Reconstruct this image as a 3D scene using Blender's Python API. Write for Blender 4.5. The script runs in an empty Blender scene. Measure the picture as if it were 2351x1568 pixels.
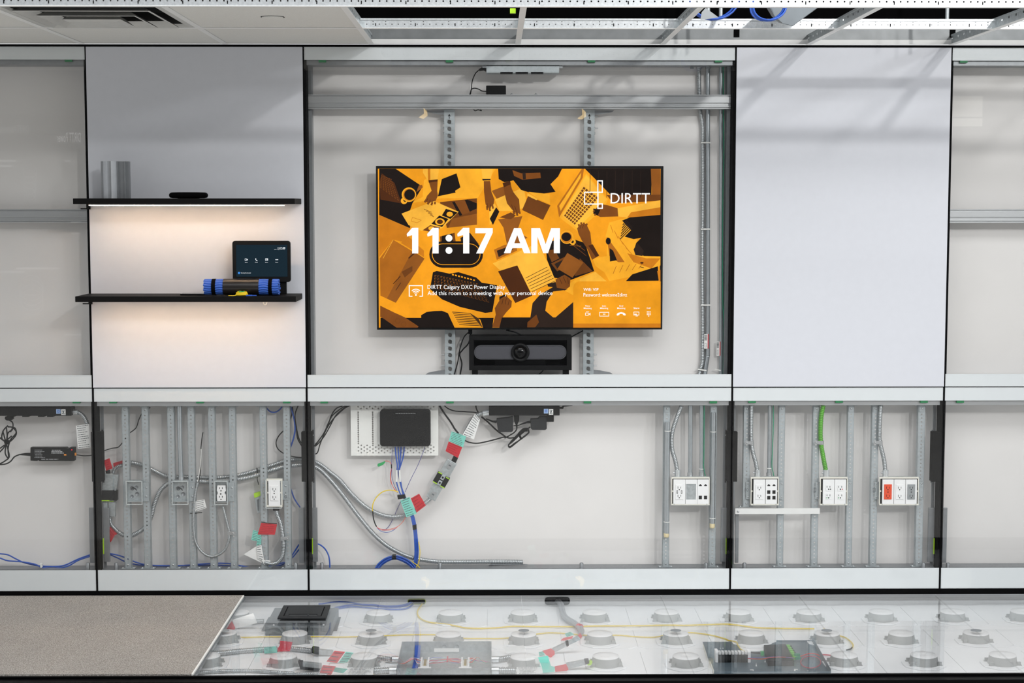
import bpy, math, random
from mathutils import Vector, Matrix
random.seed(7)
SC = bpy.context.scene
COL = SC.collection
# ------------------------------------------------------------------ camera
FPX, PITCH, YAW = 3683.8, 0.08330, 0.01169
CAM = Vector((-0.1137, -6.8463, 1.6526))
cam = bpy.data.cameras.new('camera'); cam.sensor_width = 36.0
cam.lens = FPX / 2351 * 36; cam.clip_start = .05; cam.clip_end = 200
co = bpy.data.objects.new('camera', cam); COL.objects.link(co)
co.location = CAM; co.rotation_euler = (math.pi/2 - PITCH, 0, -YAW)
SC.camera = co
# ------------------------------------------------------------------ world, lights, exposure
SC.view_settings.view_transform = 'Standard'; SC.view_settings.look = 'None'
SC.view_settings.gamma = 1; SC.view_settings.use_curve_mapping = False
SC.view_settings.exposure = 0.36
SC.cycles.use_denoising = True
SC.cycles.transparent_max_bounces = 24; SC.cycles.max_bounces = 10
SC.cycles.sample_clamp_indirect = 6
W = bpy.data.worlds.new('world'); SC.world = W; W.use_nodes = True
bg = W.node_tree.nodes['Background']; bg.inputs[0].default_value = (.97, .985, 1, 1); bg.inputs[1].default_value = .87
def lamp(name, kind, loc, target, energy, col=(1,1,1), size=.2, size_y=None, cone=60, blend=.4):
    l = bpy.data.lights.new(name, kind); l.energy = energy; l.color = col
    if kind == 'AREA':
        l.size = size
        if size_y: l.shape = 'RECTANGLE'; l.size_y = size_y
    else: l.shadow_soft_size = size
    if kind == 'SPOT': l.spot_size = math.radians(cone); l.spot_blend = blend
    o = bpy.data.objects.new(name, l); COL.objects.link(o); o.location = loc
    o.rotation_euler = (Vector(target) - Vector(loc)).to_track_quat('-Z', 'Y').to_euler()
    return o
# track spots of the showroom, hung high to the right in front of the wall, then an added fill spot and an added overhead area lamp
lamp('high_spot', 'SPOT', (4.1, -10.6, 5.3), (.5, 0, 1.75), 860, (1, .99, .97), .17, cone=28, blend=.9)
lamp('high_spot', 'SPOT', (7.2, -8.2, 4.6), (.6, 0, 1.75), 400, (.96, .98, 1), .3, cone=28, blend=.9)
lamp('high_spot', 'SPOT', (5.6, -9.4, 5.6), (.5, 0, 1.75), 360, (1, .99, .98), .28, cone=28, blend=.9)  # fill spot added to soften the tee shadows of the first
lamp('overhead_fill', 'AREA', (.5, -3.4, 5.0), (.5, -.4, .2), 140, (.98, .99, 1), 5.0, 2.0)  # broad area lamp added to brighten the lower wall and floor
# ------------------------------------------------------------------ picture <-> place
def ray(px, py):
    a, b = (px - 1175.5) / FPX, (784 - py) / FPX
    d = Vector((a, math.cos(PITCH) + b * math.sin(PITCH), b * math.cos(PITCH) - math.sin(PITCH)))
    c, s = math.cos(YAW), math.sin(YAW)
    return Vector((d.x * c + d.y * s, d.y * c - d.x * s, d.z))
def P(px, py, y=0.0):                       # the point seen at a pixel, on the upright plane y
    d = ray(px, py); return CAM + d * ((y - CAM.y) / d.y)
def F(px, py, z):                           # the point seen at a pixel, on the level plane z
    d = ray(px, py); return CAM + d * ((z - CAM.z) / d.z)
def fr(x, y, k): return lambda u, v: (x + u * k, y + v * k)
ZA, ZB, ZC, ZD, ZE = fr(0,890,.2998), fr(400,890,.2998), fr(780,890,.2998), fr(1480,890,.2998), fr(1880,890,.2998)
F0, FA, FB, FC, FD = fr(0,1330,.2722), fr(420,1340,.2297), fr(860,1340,.2297), fr(1300,1340,.2722), fr(1800,1340,.2344)
T0, T1, T2, SH, TV, VB = fr(0,0,.3573), fr(680,0,.3573), fr(1500,0,.36197), fr(160,340,.3699), fr(850,370,.2935), fr(980,740,.31476)
def wp(frame, pts, y):                      # pixels of a frame -> points at depth y (a third number overrides y)
    return [P(*frame(*q[:2]), q[2] if len(q) > 2 else y) for q in pts]
def fp(frame, pts, z): return [F(*frame(*q[:2]), q[2] if len(q) > 2 else z) for q in pts]
ID = lambda u, v: (u, v)
def smooth(pts, k=8):
    pts = [Vector(p) for p in pts]
    if len(pts) < 3: return pts
    e = [pts[0]*2 - pts[1]] + pts + [pts[-1]*2 - pts[-2]]
    out = []
    for i in range(1, len(e)-2):
        p0, p1, p2, p3 = e[i-1:i+3]
        for j in range(k):
            t = j / k
            out.append(.5*((2*p1) + (p2-p0)*t + (2*p0-5*p1+4*p2-p3)*t*t + (3*p1-p0-3*p2+p3)*t**3))
    return out + [pts[-1]]
def resample(pts, step):
    out = [pts[0]]; acc = 0
    for a, b in zip(pts, pts[1:]):
        L = (b-a).length
        if L < 1e-9: continue
        t = step - acc
        while t <= L:
            out.append(a + (b-a)*(t/L)); t += step
        acc = L - (t - step)
    return out
# ------------------------------------------------------------------ materials
def lin(c):
    return tuple((x/255/12.92 if x/255 <= .04045 else ((x/255+.055)/1.055)**2.4) for x in c)
MATS = {}
def mat(name, col, rough=.5, metal=0.0, var=.06, scale=30, bump=0.0, emit=0.0, coat=0.0, stretch=None, spec=.5):
    if name in MATS: return MATS[name]
    m = bpy.data.materials.new(name); m.use_nodes = True; MATS[name] = m
    N, L = m.node_tree.nodes, m.node_tree.links; b = N['Principled BSDF']; c = lin(col)
    tc = N.new('ShaderNodeTexCoord'); mp = N.new('ShaderNodeMapping'); nz = N.new('ShaderNodeTexNoise')
    if stretch: mp.inputs['Scale'].default_value = stretch
    nz.inputs['Scale'].default_value = scale; nz.inputs['Detail'].default_value = 3
    L.new(tc.outputs['Object'], mp.inputs[0]); L.new(mp.outputs[0], nz.inputs['Vector'])
    cr = N.new('ShaderNodeValToRGB'); cr.color_ramp.elements[0].position = .3; cr.color_ramp.elements[1].position = .7
    cr.color_ramp.elements[0].color = (*[x*(1-var) for x in c], 1); cr.color_ramp.elements[1].color = (*[min(1, x*(1+var)) for x in c], 1)
    L.new(nz.outputs['Fac'], cr.inputs[0]); L.new(cr.outputs[0], b.inputs['Base Color'])
    b.inputs['Roughness'].default_value = rough; b.inputs['Metallic'].default_value = metal; b.inputs['Specular IOR Level'].default_value = spec
    if coat: b.inputs['Coat Weight'].default_value = coat
    if bump:
        bp = N.new('ShaderNodeBump'); bp.inputs['Strength'].default_value = bump; bp.inputs['Distance'].default_value = .002
        L.new(nz.outputs['Fac'], bp.inputs['Height']); L.new(bp.outputs[0], b.inputs['Normal'])
    if emit:
        L.new(cr.outputs[0], b.inputs['Emission Color']); b.inputs['Emission Strength'].default_value = emit
    return m
def glow(name, col, strength=1.0, mottle=0):
    if name in MATS: return MATS[name]
    m = bpy.data.materials.new(name); m.use_nodes = True; MATS[name] = m
    N, L = m.node_tree.nodes, m.node_tree.links; N.clear()
    e = N.new('ShaderNodeEmission'); e.inputs[0].default_value = (*lin(col), 1); e.inputs[1].default_value = strength
    if mottle:                                         # the tonal unevenness of the photograph shown on a screen
        tc = N.new('ShaderNodeTexCoord'); a = N.new('ShaderNodeTexNoise'); a.inputs['Scale'].default_value = 7; a.inputs['Detail'].default_value = 8; a.inputs['Roughness'].default_value = .62
        L.new(tc.outputs['Object'], a.inputs['Vector']); r = N.new('ShaderNodeMapRange'); r.inputs[1].default_value = .3; r.inputs[2].default_value = .7; r.inputs[3].default_value = 1-mottle; r.inputs[4].default_value = 1+mottle*.6
        L.new(a.outputs[0], r.inputs[0]); v = N.new('ShaderNodeMath'); v.operation = 'MULTIPLY'; v.inputs[1].default_value = strength; L.new(r.outputs[0], v.inputs[0]); L.new(v.outputs[0], e.inputs[1])
    o = N.new('ShaderNodeOutputMaterial'); L.new(e.outputs[0], o.inputs[0]); return m
def glass(name, tint, f0=.04):
    m = bpy.data.materials.new(name); m.use_nodes = True; MATS[name] = m
    N, L = m.node_tree.nodes, m.node_tree.links; N.clear()
    g = N.new('ShaderNodeNewGeometry'); d = N.new('ShaderNodeVectorMath'); d.operation = 'DOT_PRODUCT'
    L.new(g.outputs['Incoming'], d.inputs[0]); L.new(g.outputs['Normal'], d.inputs[1])
    a = N.new('ShaderNodeMath'); a.operation = 'ABSOLUTE'; L.new(d.outputs['Value'], a.inputs[0])
    s = N.new('ShaderNodeMath'); s.operation = 'SUBTRACT'; s.inputs[0].default_value = 1; L.new(a.outputs[0], s.inputs[1])
    p = N.new('ShaderNodeMath'); p.operation = 'POWER'; p.inputs[1].default_value = 5; L.new(s.outputs[0], p.inputs[0])
    k = N.new('ShaderNodeMath'); k.operation = 'MULTIPLY_ADD'; k.inputs[1].default_value = 1-f0; k.inputs[2].default_value = f0; L.new(p.outputs[0], k.inputs[0])
    t = N.new('ShaderNodeBsdfTransparent'); t.inputs[0].default_value = (*tint, 1)
    gl = N.new('ShaderNodeBsdfGlossy'); gl.inputs['Roughness'].default_value = 0.0
    mx = N.new('ShaderNodeMixShader'); L.new(k.outputs[0], mx.inputs[0]); L.new(t.outputs[0], mx.inputs[1]); L.new(gl.outputs[0], mx.inputs[2])
    o = N.new('ShaderNodeOutputMaterial'); L.new(mx.outputs[0], o.inputs[0]); return m
WHITE = mat('white_laminate', (200,202,208), .5, var=.01)
LINER = mat('off_white_liner', (227,224,222), .6, var=.015, scale=6)
BAND = mat('back_painted_band', (222,226,228), .25, var=.008)
GLASS = glass('clear_glass', (.982,.984,.982))
FGLASS = glass('floor_glass', (.988,.99,.99), .045)
ALU = mat('brushed_aluminium', (196,198,200), .38, .85, .05, 60, stretch=(1,40,40))
ALUD = mat('dull_aluminium', (150,153,156), .45, .7, .05, 60)
GALV = mat('galvanised_steel', (190,196,198), .42, .7, .14, 90)
GALVW = mat('bright_galvanised', (226,230,232), .3, .75, .1, 120)
STUD = mat('zinc_stud', (176,183,186), .5, .45, .08, 80)
BLACK = mat('black_plastic', (13,13,14), .45, var=.08, spec=.2)
BLACKM = mat('matt_black', (6,6,7), .8, var=.1, spec=.06)
BLKGL = mat('gloss_black', (7,7,8), .12, var=.05, spec=.3)
DGREY = mat('charcoal_plastic', (36,37,39), .6, var=.08, scale=200, bump=.2, spec=.25)
CORD = mat('black_cord', (14,14,15), .5, var=.05, spec=.25)
GREEN = mat('green_clip', (20,120,70), .5, var=.05)
TILE = mat('ceiling_tile', (212,211,206), .9, var=.05, scale=260, bump=.3)
TEE = mat('white_tee', (226,226,224), .45, var=.02)
BLUE = mat('blue_cable', (38,84,178), .45, var=.05)
RED = mat('red_tape', (196,28,42), .45, var=.06)
TEAL = mat('teal_label', (126,208,192), .5, var=.04)
PAPER = mat('white_label', (232,232,230), .6, var=.02)
INK = mat('label_ink', (84,90,94), .7, var=.05)
YEL = mat('yellow_fibre', (238,206,30), .4, var=.05)
ORA = mat('orange_fibre', (226,92,50), .4, var=.05)
VIO = mat('violet_fibre', (70,62,140), .45, var=.05)
PINK = mat('red_fibre', (200,60,80), .45, var=.05)
TGREEN = mat('green_wire', (30,140,104), .45, var=.05)
GCOND = mat('green_conduit', (92,168,52), .4, .25, var=.08)
LIME = mat('lime_plastic', (170,216,30), .45, var=.05)
GRNP = mat('green_connector', (40,160,90), .4, var=.05)
PLATE = mat('outlet_white', (238,238,238), .35, var=.01)
CREAM = mat('cream_bezel', (226,223,212), .5, var=.03)
ORANGE = mat('orange_socket', (226,70,24), .4, var=.03)
GREYS = mat('grey_socket', (146,150,152), .4, var=.03)
EMT = mat('emt_conduit', (188,194,198), .32, .8, .06, 40)
FLEX = mat('flexible_conduit', (176,180,182), .34, .8, .06, 40)
DUCT = mat('grey_sheet_metal', (112,118,122), .45, .5, .06, 20)
TIE = mat('nylon_tie', (232,232,228), .4, var=.02)
FOAM = mat('beige_foam', (222,206,164), .8, var=.06)
# ------------------------------------------------------------------ mesh building
class MB:
    def __init__(s): s.v, s.f, s.mi, s.sm = [], [], [], []
    def add(s, vs, fs, m=0, sm=False):
        n = len(s.v); s.v += [tuple(v) for v in vs]
        for f in fs: s.f.append([i+n for i in f]); s.mi.append(m); s.sm.append(sm)
        return s
    def box(s, x0, x1, y0, y1, z0, z1, m=0):
        if x0 > x1: x0, x1 = x1, x0
        if y0 > y1: y0, y1 = y1, y0
        if z0 > z1: z0, z1 = z1, z0
        vs = [(x,y,z) for z in (z0,z1) for y in (y0,y1) for x in (x0,x1)]
        return s.add(vs, [(0,2,3,1),(4,5,7,6),(0,1,5,4),(2,6,7,3),(0,4,6,2),(1,3,7,5)], m)
    def prism(s, pts, off, m=0):                        # polygon pushed back by off
        pts = [Vector(p) for p in pts]; off = Vector(off); n = len(pts)
        nn = Vector((0,0,0))
        for a, b in zip(pts, pts[1:]+pts[:1]): nn += a.cross(b)
        if nn.dot(off) > 0: pts = pts[::-1]
        return s.add(pts + [p+off for p in pts], [tuple(range(n)), tuple(range(2*n-1, n-1, -1))] + [(i, i+n, (i+1)%n+n, (i+1)%n) for i in range(n)], m)
    def rings(s, rs, m=0, sm=True, caps=True, loop=False):
        n = len(rs[0]); vs = [p for r in rs for p in r]; k = len(rs)
        fs = [(i*n+j, i*n+(j+1)%n, ((i+1)%k)*n+(j+1)%n, ((i+1)%k)*n+j) for i in range(k if loop else k-1) for j in range(n)]
        s.add(vs, fs, m, sm)
        if caps and not loop: s.add(rs[0], [tuple(range(n-1,-1,-1))], m); s.add(rs[-1], [tuple(range(n))], m)
        return s
    def tube(s, pts, r, n=8, m=0, rad=None, sm=True, loop=False):
        pts = [Vector(p) for p in pts]; rs = []; up = None
        for i, p in enumerate(pts):
            if loop: t = pts[(i+1) % len(pts)] - pts[i-1]
            else: t = pts[min(i+1, len(pts)-1)] - pts[max(i-1, 0)]
            t.normalize()
            if up is None: up = t.orthogonal().normalized()
            up = (up - t*up.dot(t)); up = up.normalized() if up.length > 1e-6 else t.orthogonal().normalized()
            w = t.cross(up); q = rad[i] if rad else r
            rs.append([p + up*(q*math.cos(a)) + w*(q*math.sin(a)) for a in (2*math.pi*j/n for j in range(n))])
        return s.rings(rs, m, sm, True, loop)
    def corr(s, pts, r, pitch=.0068, n=10, m=0, dip=.72):      # corrugated conduit
        q = resample(smooth(pts, 10), pitch/3); return s.tube(q, r, n, m, [r*(1 if i % 3 else dip) for i in range(len(q))])
    def cyl(s, a, b, r, r2=None, n=16, m=0, sm=True):
        return s.tube([a, b], r, n, m, [r, r if r2 is None else r2], sm)
    def lathe(s, c, prof, n=24, m=0, axis=(0,0,1), sm=True, caps=True):
        c = Vector(c); ax = Vector(axis).normalized(); u = ax.orthogonal().normalized(); w = ax.cross(u)
        return s.rings([[c + ax*h + u*(r*math.cos(a)) + w*(r*math.sin(a)) for a in (2*math.pi*j/n for j in range(n))] for r, h in prof], m, sm, caps)
    def perf(s, o, u, w, nu, nw, hole, rad=.32, m=0):         # plate of nu x nw cells, o corner, u/w edge vectors; hole(i,j) opens a round hole
        o, u, w = Vector(o), Vector(u)/nu, Vector(w)/nw; r = rad*min(u.length, w.length); un, wn = u.normalized(), w.normalized()
        for i in range(nu):
            run = None
            for j in range(nw):
                a = o + u*i + w*j; c = a + (u+w)/2
                if not hole(i, j): s.add([a, a+u, a+u+w, a+w], [(0,1,2,3)], m); continue
                out = [a, a+u/2, a+u, a+u+w/2, a+u+w, a+w+u/2, a+w, a+w/2]
                inn = [c + un*(r*math.cos(t)) + wn*(r*math.sin(t)) for t in (math.pi*(-.75+.25*k) for k in range(8))]
                s.add(out+inn, [(k, (k+1)%8, (k+1)%8+8, k+8) for k in range(8)], m)
        return s
def rrect(x0, x1, z0, z1, r, y, k=5):
    out = []
    for cx, cz, a0 in ((x1-r, z1-r, 0), (x0+r, z1-r, 90), (x0+r, z0+r, 180), (x1-r, z0+r, 270)):
        for i in range(k+1):
            a = math.radians(a0 + 90*i/k); out.append(Vector((cx + r*math.cos(a), y, cz + r*math.sin(a))))
    return out
def tagit(o, label=None, cat=None, group=None, kind=None):
    if label: o['label'] = label
    if cat: o['category'] = cat
    if group: o['group'] = group
    if kind: o['kind'] = kind
    return o
def bev(o, w=.0015, seg=2):
    b = o.modifiers.new('bevel', 'BEVEL'); b.width = w; b.segments = seg; b.limit_method = 'ANGLE'; b.angle_limit = math.radians(40); return o
def obj(name, mb, m, parent=None, label=None, cat=None, group=None, kind=None, bevel=0):
    me = bpy.data.meshes.new(name); me.from_pydata(mb.v, [], mb.f)
    for x in (m if isinstance(m, (list, tuple)) else [m]): me.materials.append(x)
    me.polygons.foreach_set('material_index', mb.mi); me.polygons.foreach_set('use_smooth', mb.sm); me.update()
    o = bpy.data.objects.new(name, me); COL.objects.link(o)
    if parent is None:
        xs = [v[0] for v in mb.v]; ys = [v[1] for v in mb.v]; zs = [v[2] for v in mb.v]
        c = Vector(((min(xs)+max(xs))/2, (min(ys)+max(ys))/2, min(zs))); me.transform(Matrix.Translation(-c)); o.location = c
    else:
        o.parent = parent
        if parent.location.length > 1e-6: o.matrix_parent_inverse = Matrix.Translation(-parent.location)
    tagit(o, label, cat, group, kind)
    if bevel: bev(o, bevel)
    return o
def thing(name, label, cat, group=None, at=(0,0,0), kind=None):
    o = bpy.data.objects.new(name, None); COL.objects.link(o); o.empty_display_size = .05; o.location = at
    return tagit(o, label, cat, group, kind)
def dup(root, d, label=None, group=None):
    def rec(o, par):
        c = o.copy(); COL.objects.link(c)
        if par: c.parent = par
        for ch in list(o.children): rec(ch, c)
        return c
    r = rec(root, None); r.location = root.location + Vector(d)
    if label: r['label'] = label
    if group: r['group'] = group
    return r
def pbox(mb, x0, y0, x1, y1, d0, d1, m=0):      # box whose front face (at depth d0) shows at pixels x0..x1, y0..y1
    a = P((x0), (y0+y1)/2, d0); b = P((x1), (y0+y1)/2, d0); t = P((x0+x1)/2, y0, d0); u = P((x0+x1)/2, y1, d0)
    return mb.box(a.x, b.x, d0, d1, u.z, t.z, m)
def zbox(mb, frame, x0, y0, x1, y1, d0, d1, m=0): return pbox(mb, *frame(x0, y0), *frame(x1, y1), d0, d1, m)
def zpoly(mb, frame, pts, y, th=.003, m=0): return mb.prism(wp(frame, pts, y), (0, th, 0), m)
def text_mesh(name, s, x0, y0, x1, y1, y, m, parent, bold=0.0, px=None, on=None):
    # flat lettering whose ink fills the pixel box x0..x1, y0..y1 on the plane y
    cu = bpy.data.curves.new(name, 'FONT'); cu.body = s; cu.offset = bold; cu.resolution_u = 3; cu.align_x = 'CENTER'
    tmp = bpy.data.objects.new(name, cu); COL.objects.link(tmp); dg = bpy.context.evaluated_depsgraph_get()
    me = bpy.data.meshes.new_from_object(tmp.evaluated_get(dg)); bpy.data.objects.remove(tmp); bpy.data.curves.remove(cu)
    vs = [v.co.copy() for v in me.vertices]; ax, bx = min(v.x for v in vs), max(v.x for v in vs); ay, by = min(v.y for v in vs), max(v.y for v in vs)
    a, b = P(x0, y1, y), P(x1, y0, y)
    out = MB(); out.add([(a.x + (v.x-ax)/(bx-ax)*(b.x-a.x), y, a.z + (v.y-ay)/(by-ay)*(b.z-a.z)) for v in vs], [tuple(p.vertices) for p in me.polygons])
    bpy.data.meshes.remove(me)
    return obj(name, out, m, parent)
def ztext(frame, name, s, x0, y0, x1, y1, y, m, parent, bold=0.0): return text_mesh(name, s, *frame(x0,y0), *frame(x1,y1), y, m, parent, bold)
def lines(mb, a, b, c, d, n, y_off, w=.26, m=0):
    # n rows of small print on the quad a(top-left) b(top-right) c(bottom-right) d(bottom-left)
    for i in range(n):
        t0, t1 = (i+.5-w/2)/n, (i+.5+w/2)/n
        u0 = .06 + .05*random.random(); end = .95 - .3*random.random()
        while u0 < end:
            u1 = min(end, u0 + .05 + .14*random.random())
            q = [((a*(1-u)+b*u)*(1-t) + (d*(1-u)+c*u)*t) + y_off for u, t in ((u0,t0),(u1,t0),(u1,t1),(u0,t1))]
            mb.add(q, [(0,3,2,1)], m); u0 = u1 + .025
    return mb
def label_flag(name, frame, quad, y, m, parent, n=0, th=.0006, ink=None):
    # a stuck-on paper or tape flag with its small print
    q = wp(frame, quad, y); o = obj(name, MB().prism(q, (0, th, 0)), m, parent)
    if n and len(q) == 4: obj('small_print', lines(MB(), *q, n, Vector((0,-.0004,0))), ink or INK, o)
    return o
# ================================================================== THE SETTING
ZT, ZM = P(1175, 107, 0).z, P(1175, 890, 0).z          # top of the glazed wall, middle joint; its foot is z = 0
ZF = -.027                                             # top of the glass floor
SEAM = [-4.2, -1.8288, -.9144, .9144, 1.8288, 4.2]
G = .0022
wall = thing('wall_back', None, None, kind='structure')
def zat(py, y): return P(1175, py, y).z
LY = .135
# liner behind the cavity, one sheet per bay
for i in range(5):
    obj('liner_panel', MB().box(SEAM[i]+.001, SEAM[i+1]-.001, LY, LY+.012, -.11, ZT+.02), LINER, wall)
# opaque laminate panels and clear glass panels
ub0, ub1 = zat(860, .006), zat(138, .006); lb0, lb1 = zat(1306.5, .006), zat(921, .006)
for i in range(5):
    x0, x1 = SEAM[i]+G, SEAM[i+1]-G
    if i in (1, 3):
        obj('laminate_panel', MB().box(x0, x1, 0, .012, ZM+G, ZT-.002), WHITE, wall, bevel=.0008)
    else:
        g = obj('glass_panel', MB().box(x0, x1, 0, .006, ZM+G, ZT-.002), GLASS, wall)
        obj('painted_band', MB().box(x0, x1, .0063, .0085, ZM+G, ub0), BAND, g)
        obj('painted_band', MB().box(x0, x1, .0063, .0085, ub1, ZT-.002), BAND, g)
    g = obj('glass_panel', MB().box(x0, x1, 0, .006, 0, ZM-G), GLASS, wall)
    obj('painted_band', MB().box(x0, x1, .0063, .0085, 0, lb0), BAND, g)
    obj('painted_band', MB().box(x0, x1, .0063, .0085, lb1, ZM-G), BAND, g)
# black posts and horizontal black reveal behind the joints
for x in SEAM:
    obj('post', MB().box(x-.0105, x+.0105, .0125, .075, 0, ZT).box(x-.004, x+.004, .004, .0125, 0, ZT), BLACKM, wall)
    for s in (-1, 1):
        if abs(x) < 3: obj('stile', MB().box(x+s*.012, x+s*.026, .075, LY, ZM-.02, ZT).box(x+s*.012, x+s*.026, .075, .0795, .02, ZM-.02), ALUD, wall)
obj('reveal', MB().box(-4.2, 4.2, .009, .02, ZM-.004, ZM+.004), BLACKM, wall)
obj('top_channel', MB().box(-4.2, 4.2, -.004, .03, ZT-.001, ZT+.0075), BLACKM, wall)
obj('kick_plate', MB().box(-4.2, 4.2, .004, .02, ZF+.001, -.001), BLACKM, wall)
# aluminium rails between the posts: head, middle and sill of every bay
for i in range(5):
    x0, x1 = SEAM[i]+.0125, SEAM[i+1]-.0125
    if i not in (1, 3): obj('head_rail', MB().box(x0, x1, .02, .12, zat(149.5, .02), ZT-.01), ALUD, wall)
    obj('transom_rail', MB().box(x0, x1, .02, .12, zat(931, .02), zat(868, .02)), ALU, wall)
    obj('sill_rail', MB().box(x0, x1, .05, .12, .02, zat(1304.5, .05)).box(x0, x1, .11, .128, zat(1304, .11), zat(1298, .11)), ALUD, wall)
# thick aluminium cross beams seen through the upper glass
def beam(x0, x1, p0, p1):
    z1, z0 = zat(p0, .05), zat(p1, .05); h = z1 - z0
    m = MB().box(x0, x1, .056, .10, z0, z1)
    for a, b in ((0, .07), (.13, .24), (.42, .86), (.93, 1)): m.box(x0, x1, .05, .058, z0+a*h, z0+b*h)
    obj('cross_beam', m, ALU, wall, bevel=.0012)
beam(SEAM[2]+.013, SEAM[3]-.013, 217, 250)
beam(SEAM[0], SEAM[1]-.013, 480, 511); beam(SEAM[4]+.013, SEAM[5], 480, 512)
# green setting clips under the bands
for px, py in ((740,139),(1032,139),(1358,139),(1650,139),(157,138),(2213,140),(175,922),(259,922),(459,922),(658,922),(744,922),(1033,922),(1349,922),(1638,922),(1727,921),(1927,921),(2122,921),(2205,921)):
    obj('setting_clip', pbox(MB(), px-8.5, py-1, px+8.5, py+4, .008, .018), GREEN, wall)
# black cover and grey hinge plate on each side of the seams of the lower bays
for k, (px, a, b) in enumerate(((221, -11, 14), (704, -12, 13), (1681, -12, 12), (2154, -14, 12))):
    obj('seam_cover', pbox(MB(), px+a, 992, px+b, 1106, .012, .05), BLACKM, wall, bevel=.001)
    s = -1 if px > 1134 else 1
    q = [px+s*13, px+s*(17 if s > 0 else 16)]
    o = obj('cover_plate', pbox(MB(), min(q), 987, max(q), 1108, .055, .06), DGREY if k != 3 else DUCT, wall)
    obj('screw', MB().lathe(P(sum(q)/2, 999, .055), [(0,-.002),(.002,-.002),(.0025,0)], 8, axis=(0,1,0)).lathe(P(sum(q)/2, 1097, .055), [(0,-.002),(.002,-.002),(.0025,0)], 8, axis=(0,1,0)), ALU, o)
for a, b, f in ((205, 219, 0), (237, 251, 1), (686, 698, 0), (717, 729, 1), (1655, 1668, -1), (1688, 1696, 0), (2131, 2145, -1), (2163, 2174, 0)):
    o = obj('hinge_plate', pbox(MB(), a, 1166, b, 1290 if f else 1292, .06, .07), ALUD, wall, bevel=.001)
    if f: obj('level_strip', pbox(MB(), *( (a-1, 1236, a+1.2, 1272) if f > 0 else (b-1.5, 1236, b+.5, 1272)), .055, .06), LIME, o)
for px in (202, 267, 679, 739, 1010, 1335, 1621, 1709, 2120, 2176):
    p = P(px, 1304, .03)
    obj('floor_bolt', MB().lathe((p.x, .03, p.z-.01), [(.0085,0),(.0085,.031),(.007,.033),(.0055,.033),(.0055,.028)], 14), ALUD, wall)
# ------------------------------------------------------------------ ceiling grid with tiles and the open bays
ZCE = ZT + .010
ceil = thing('ceiling', None, None, kind='structure')
YR2, YR1 = F(1175, 65, ZCE).y, F(1175, 15, ZCE).y
BX = [P(px, 100, 0).x for px in (-145, 188, 517, 853, 1189, 1521, 1856, 2184)] + [P(2517,100,0).x]
WT = .0115
def tile(x0, x1, y0, y1, hole=None):
    obj('ceiling_tile', MB().box(x0+WT+.0006, x1-WT-.0006, y0+.012, y1-.012, ZCE+.001, ZCE+.018), TILE, ceil)
BX[0] -= .4
for i in range(3):
    tile(BX[i], BX[i+1], YR2, 0)
    if i != 1: tile(BX[i], BX[i+1], YR1, YR2)
for i in (3, 4, 5, 6, 7):                              # no tiles beyond: open grid
    pass
for x in BX[1:]:                                       # tees running out from the wall, web with small holes
    m = MB().box(x-WT, x+WT, YR1-.01, -.002, ZCE-.001, ZCE+.0005)
    m2 = MB()
    n = 46
    m2.perf((x-.0006, YR1, ZCE+.0005), (0, -YR1-.004, 0), (0,0,.034), n, 2, lambda i, j: j == 1 and i % 3 == 0, .3).box(x-.004, x+.004, YR1, -.004, ZCE+.034, ZCE+.042)
    t = obj('cross_tee', m, TEE, ceil); obj('tee_web', m2, GALV, t)
for y, hh in ((YR2, .030), (YR1, .036)):               # main tees parallel to the wall
    t = obj('main_tee', MB().box(-2.9, 2.9, y-.0125, y+.0125, ZCE-.0016, ZCE), TEE, ceil)
    L = 5.8; n = 480
    obj('tee_web', MB().perf((-2.9, y, ZCE), (L, 0, 0), (0,0,hh), n, 3, lambda i, j: (j == 1 and i % 2 == 0) or (j == 2 and i % 12 in (0, 4)), .26).box(-2.9, 2.9, y-.004, y+.004, ZCE+hh, ZCE+hh+.007), GALVW, t)
    m = MB()
    for k in range(38):
        x = -2.85 + k*.1524; m.box(x-.0016, x+.0016, y-.0015, y-.0005, ZCE+.008, ZCE+.019)
    obj('tee_slots', m, BLACKM, t, kind='stuff')
for i in range(3, 8):                                  # little clips where the tees meet
    for y in (YR2,):
        obj('tee_clip', MB().box(BX[i]-.02, BX[i]+.02, y-.002, y+.002, ZCE+.002, ZCE+.026), GALV, ceil)
obj('wall_angle', MB().box(-2.9, 2.9, -.022, -.004, ZCE-.0005, ZCE+.0005).box(-2.9, 2.9, -.005, -.003, ZCE, ZCE+.02), TEE, ceil)
tr = obj('header_track', MB().box(-2.9, 2.9, .0, .004, ZCE+.022, ZCE+.10).box(-2.9, 2.9, -.006, .0, ZCE+.020, ZCE+.0225), mat('track_steel', (128,131,132), .4, .5, .12, 14), ceil)
for x in (SEAM[3], SEAM[4], SEAM[2]): obj('track_joint', MB().box(x-.012, x+.012, -.003, 0, ZCE+.03, ZCE+.09), BLACKM, ceil)
obj('wall_plenum', MB().box(-4.2, 4.2, .10, .12, ZCE+.02, ZCE+.8), BLACKM, kind='structure')
obj('ceiling', MB().box(-4.2, 4.2, -1.36, .12, ZCE+.8, ZCE+.85), BLACKM, kind='structure')  # unseen deck, its height and reach set to block steep overhead light
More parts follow.
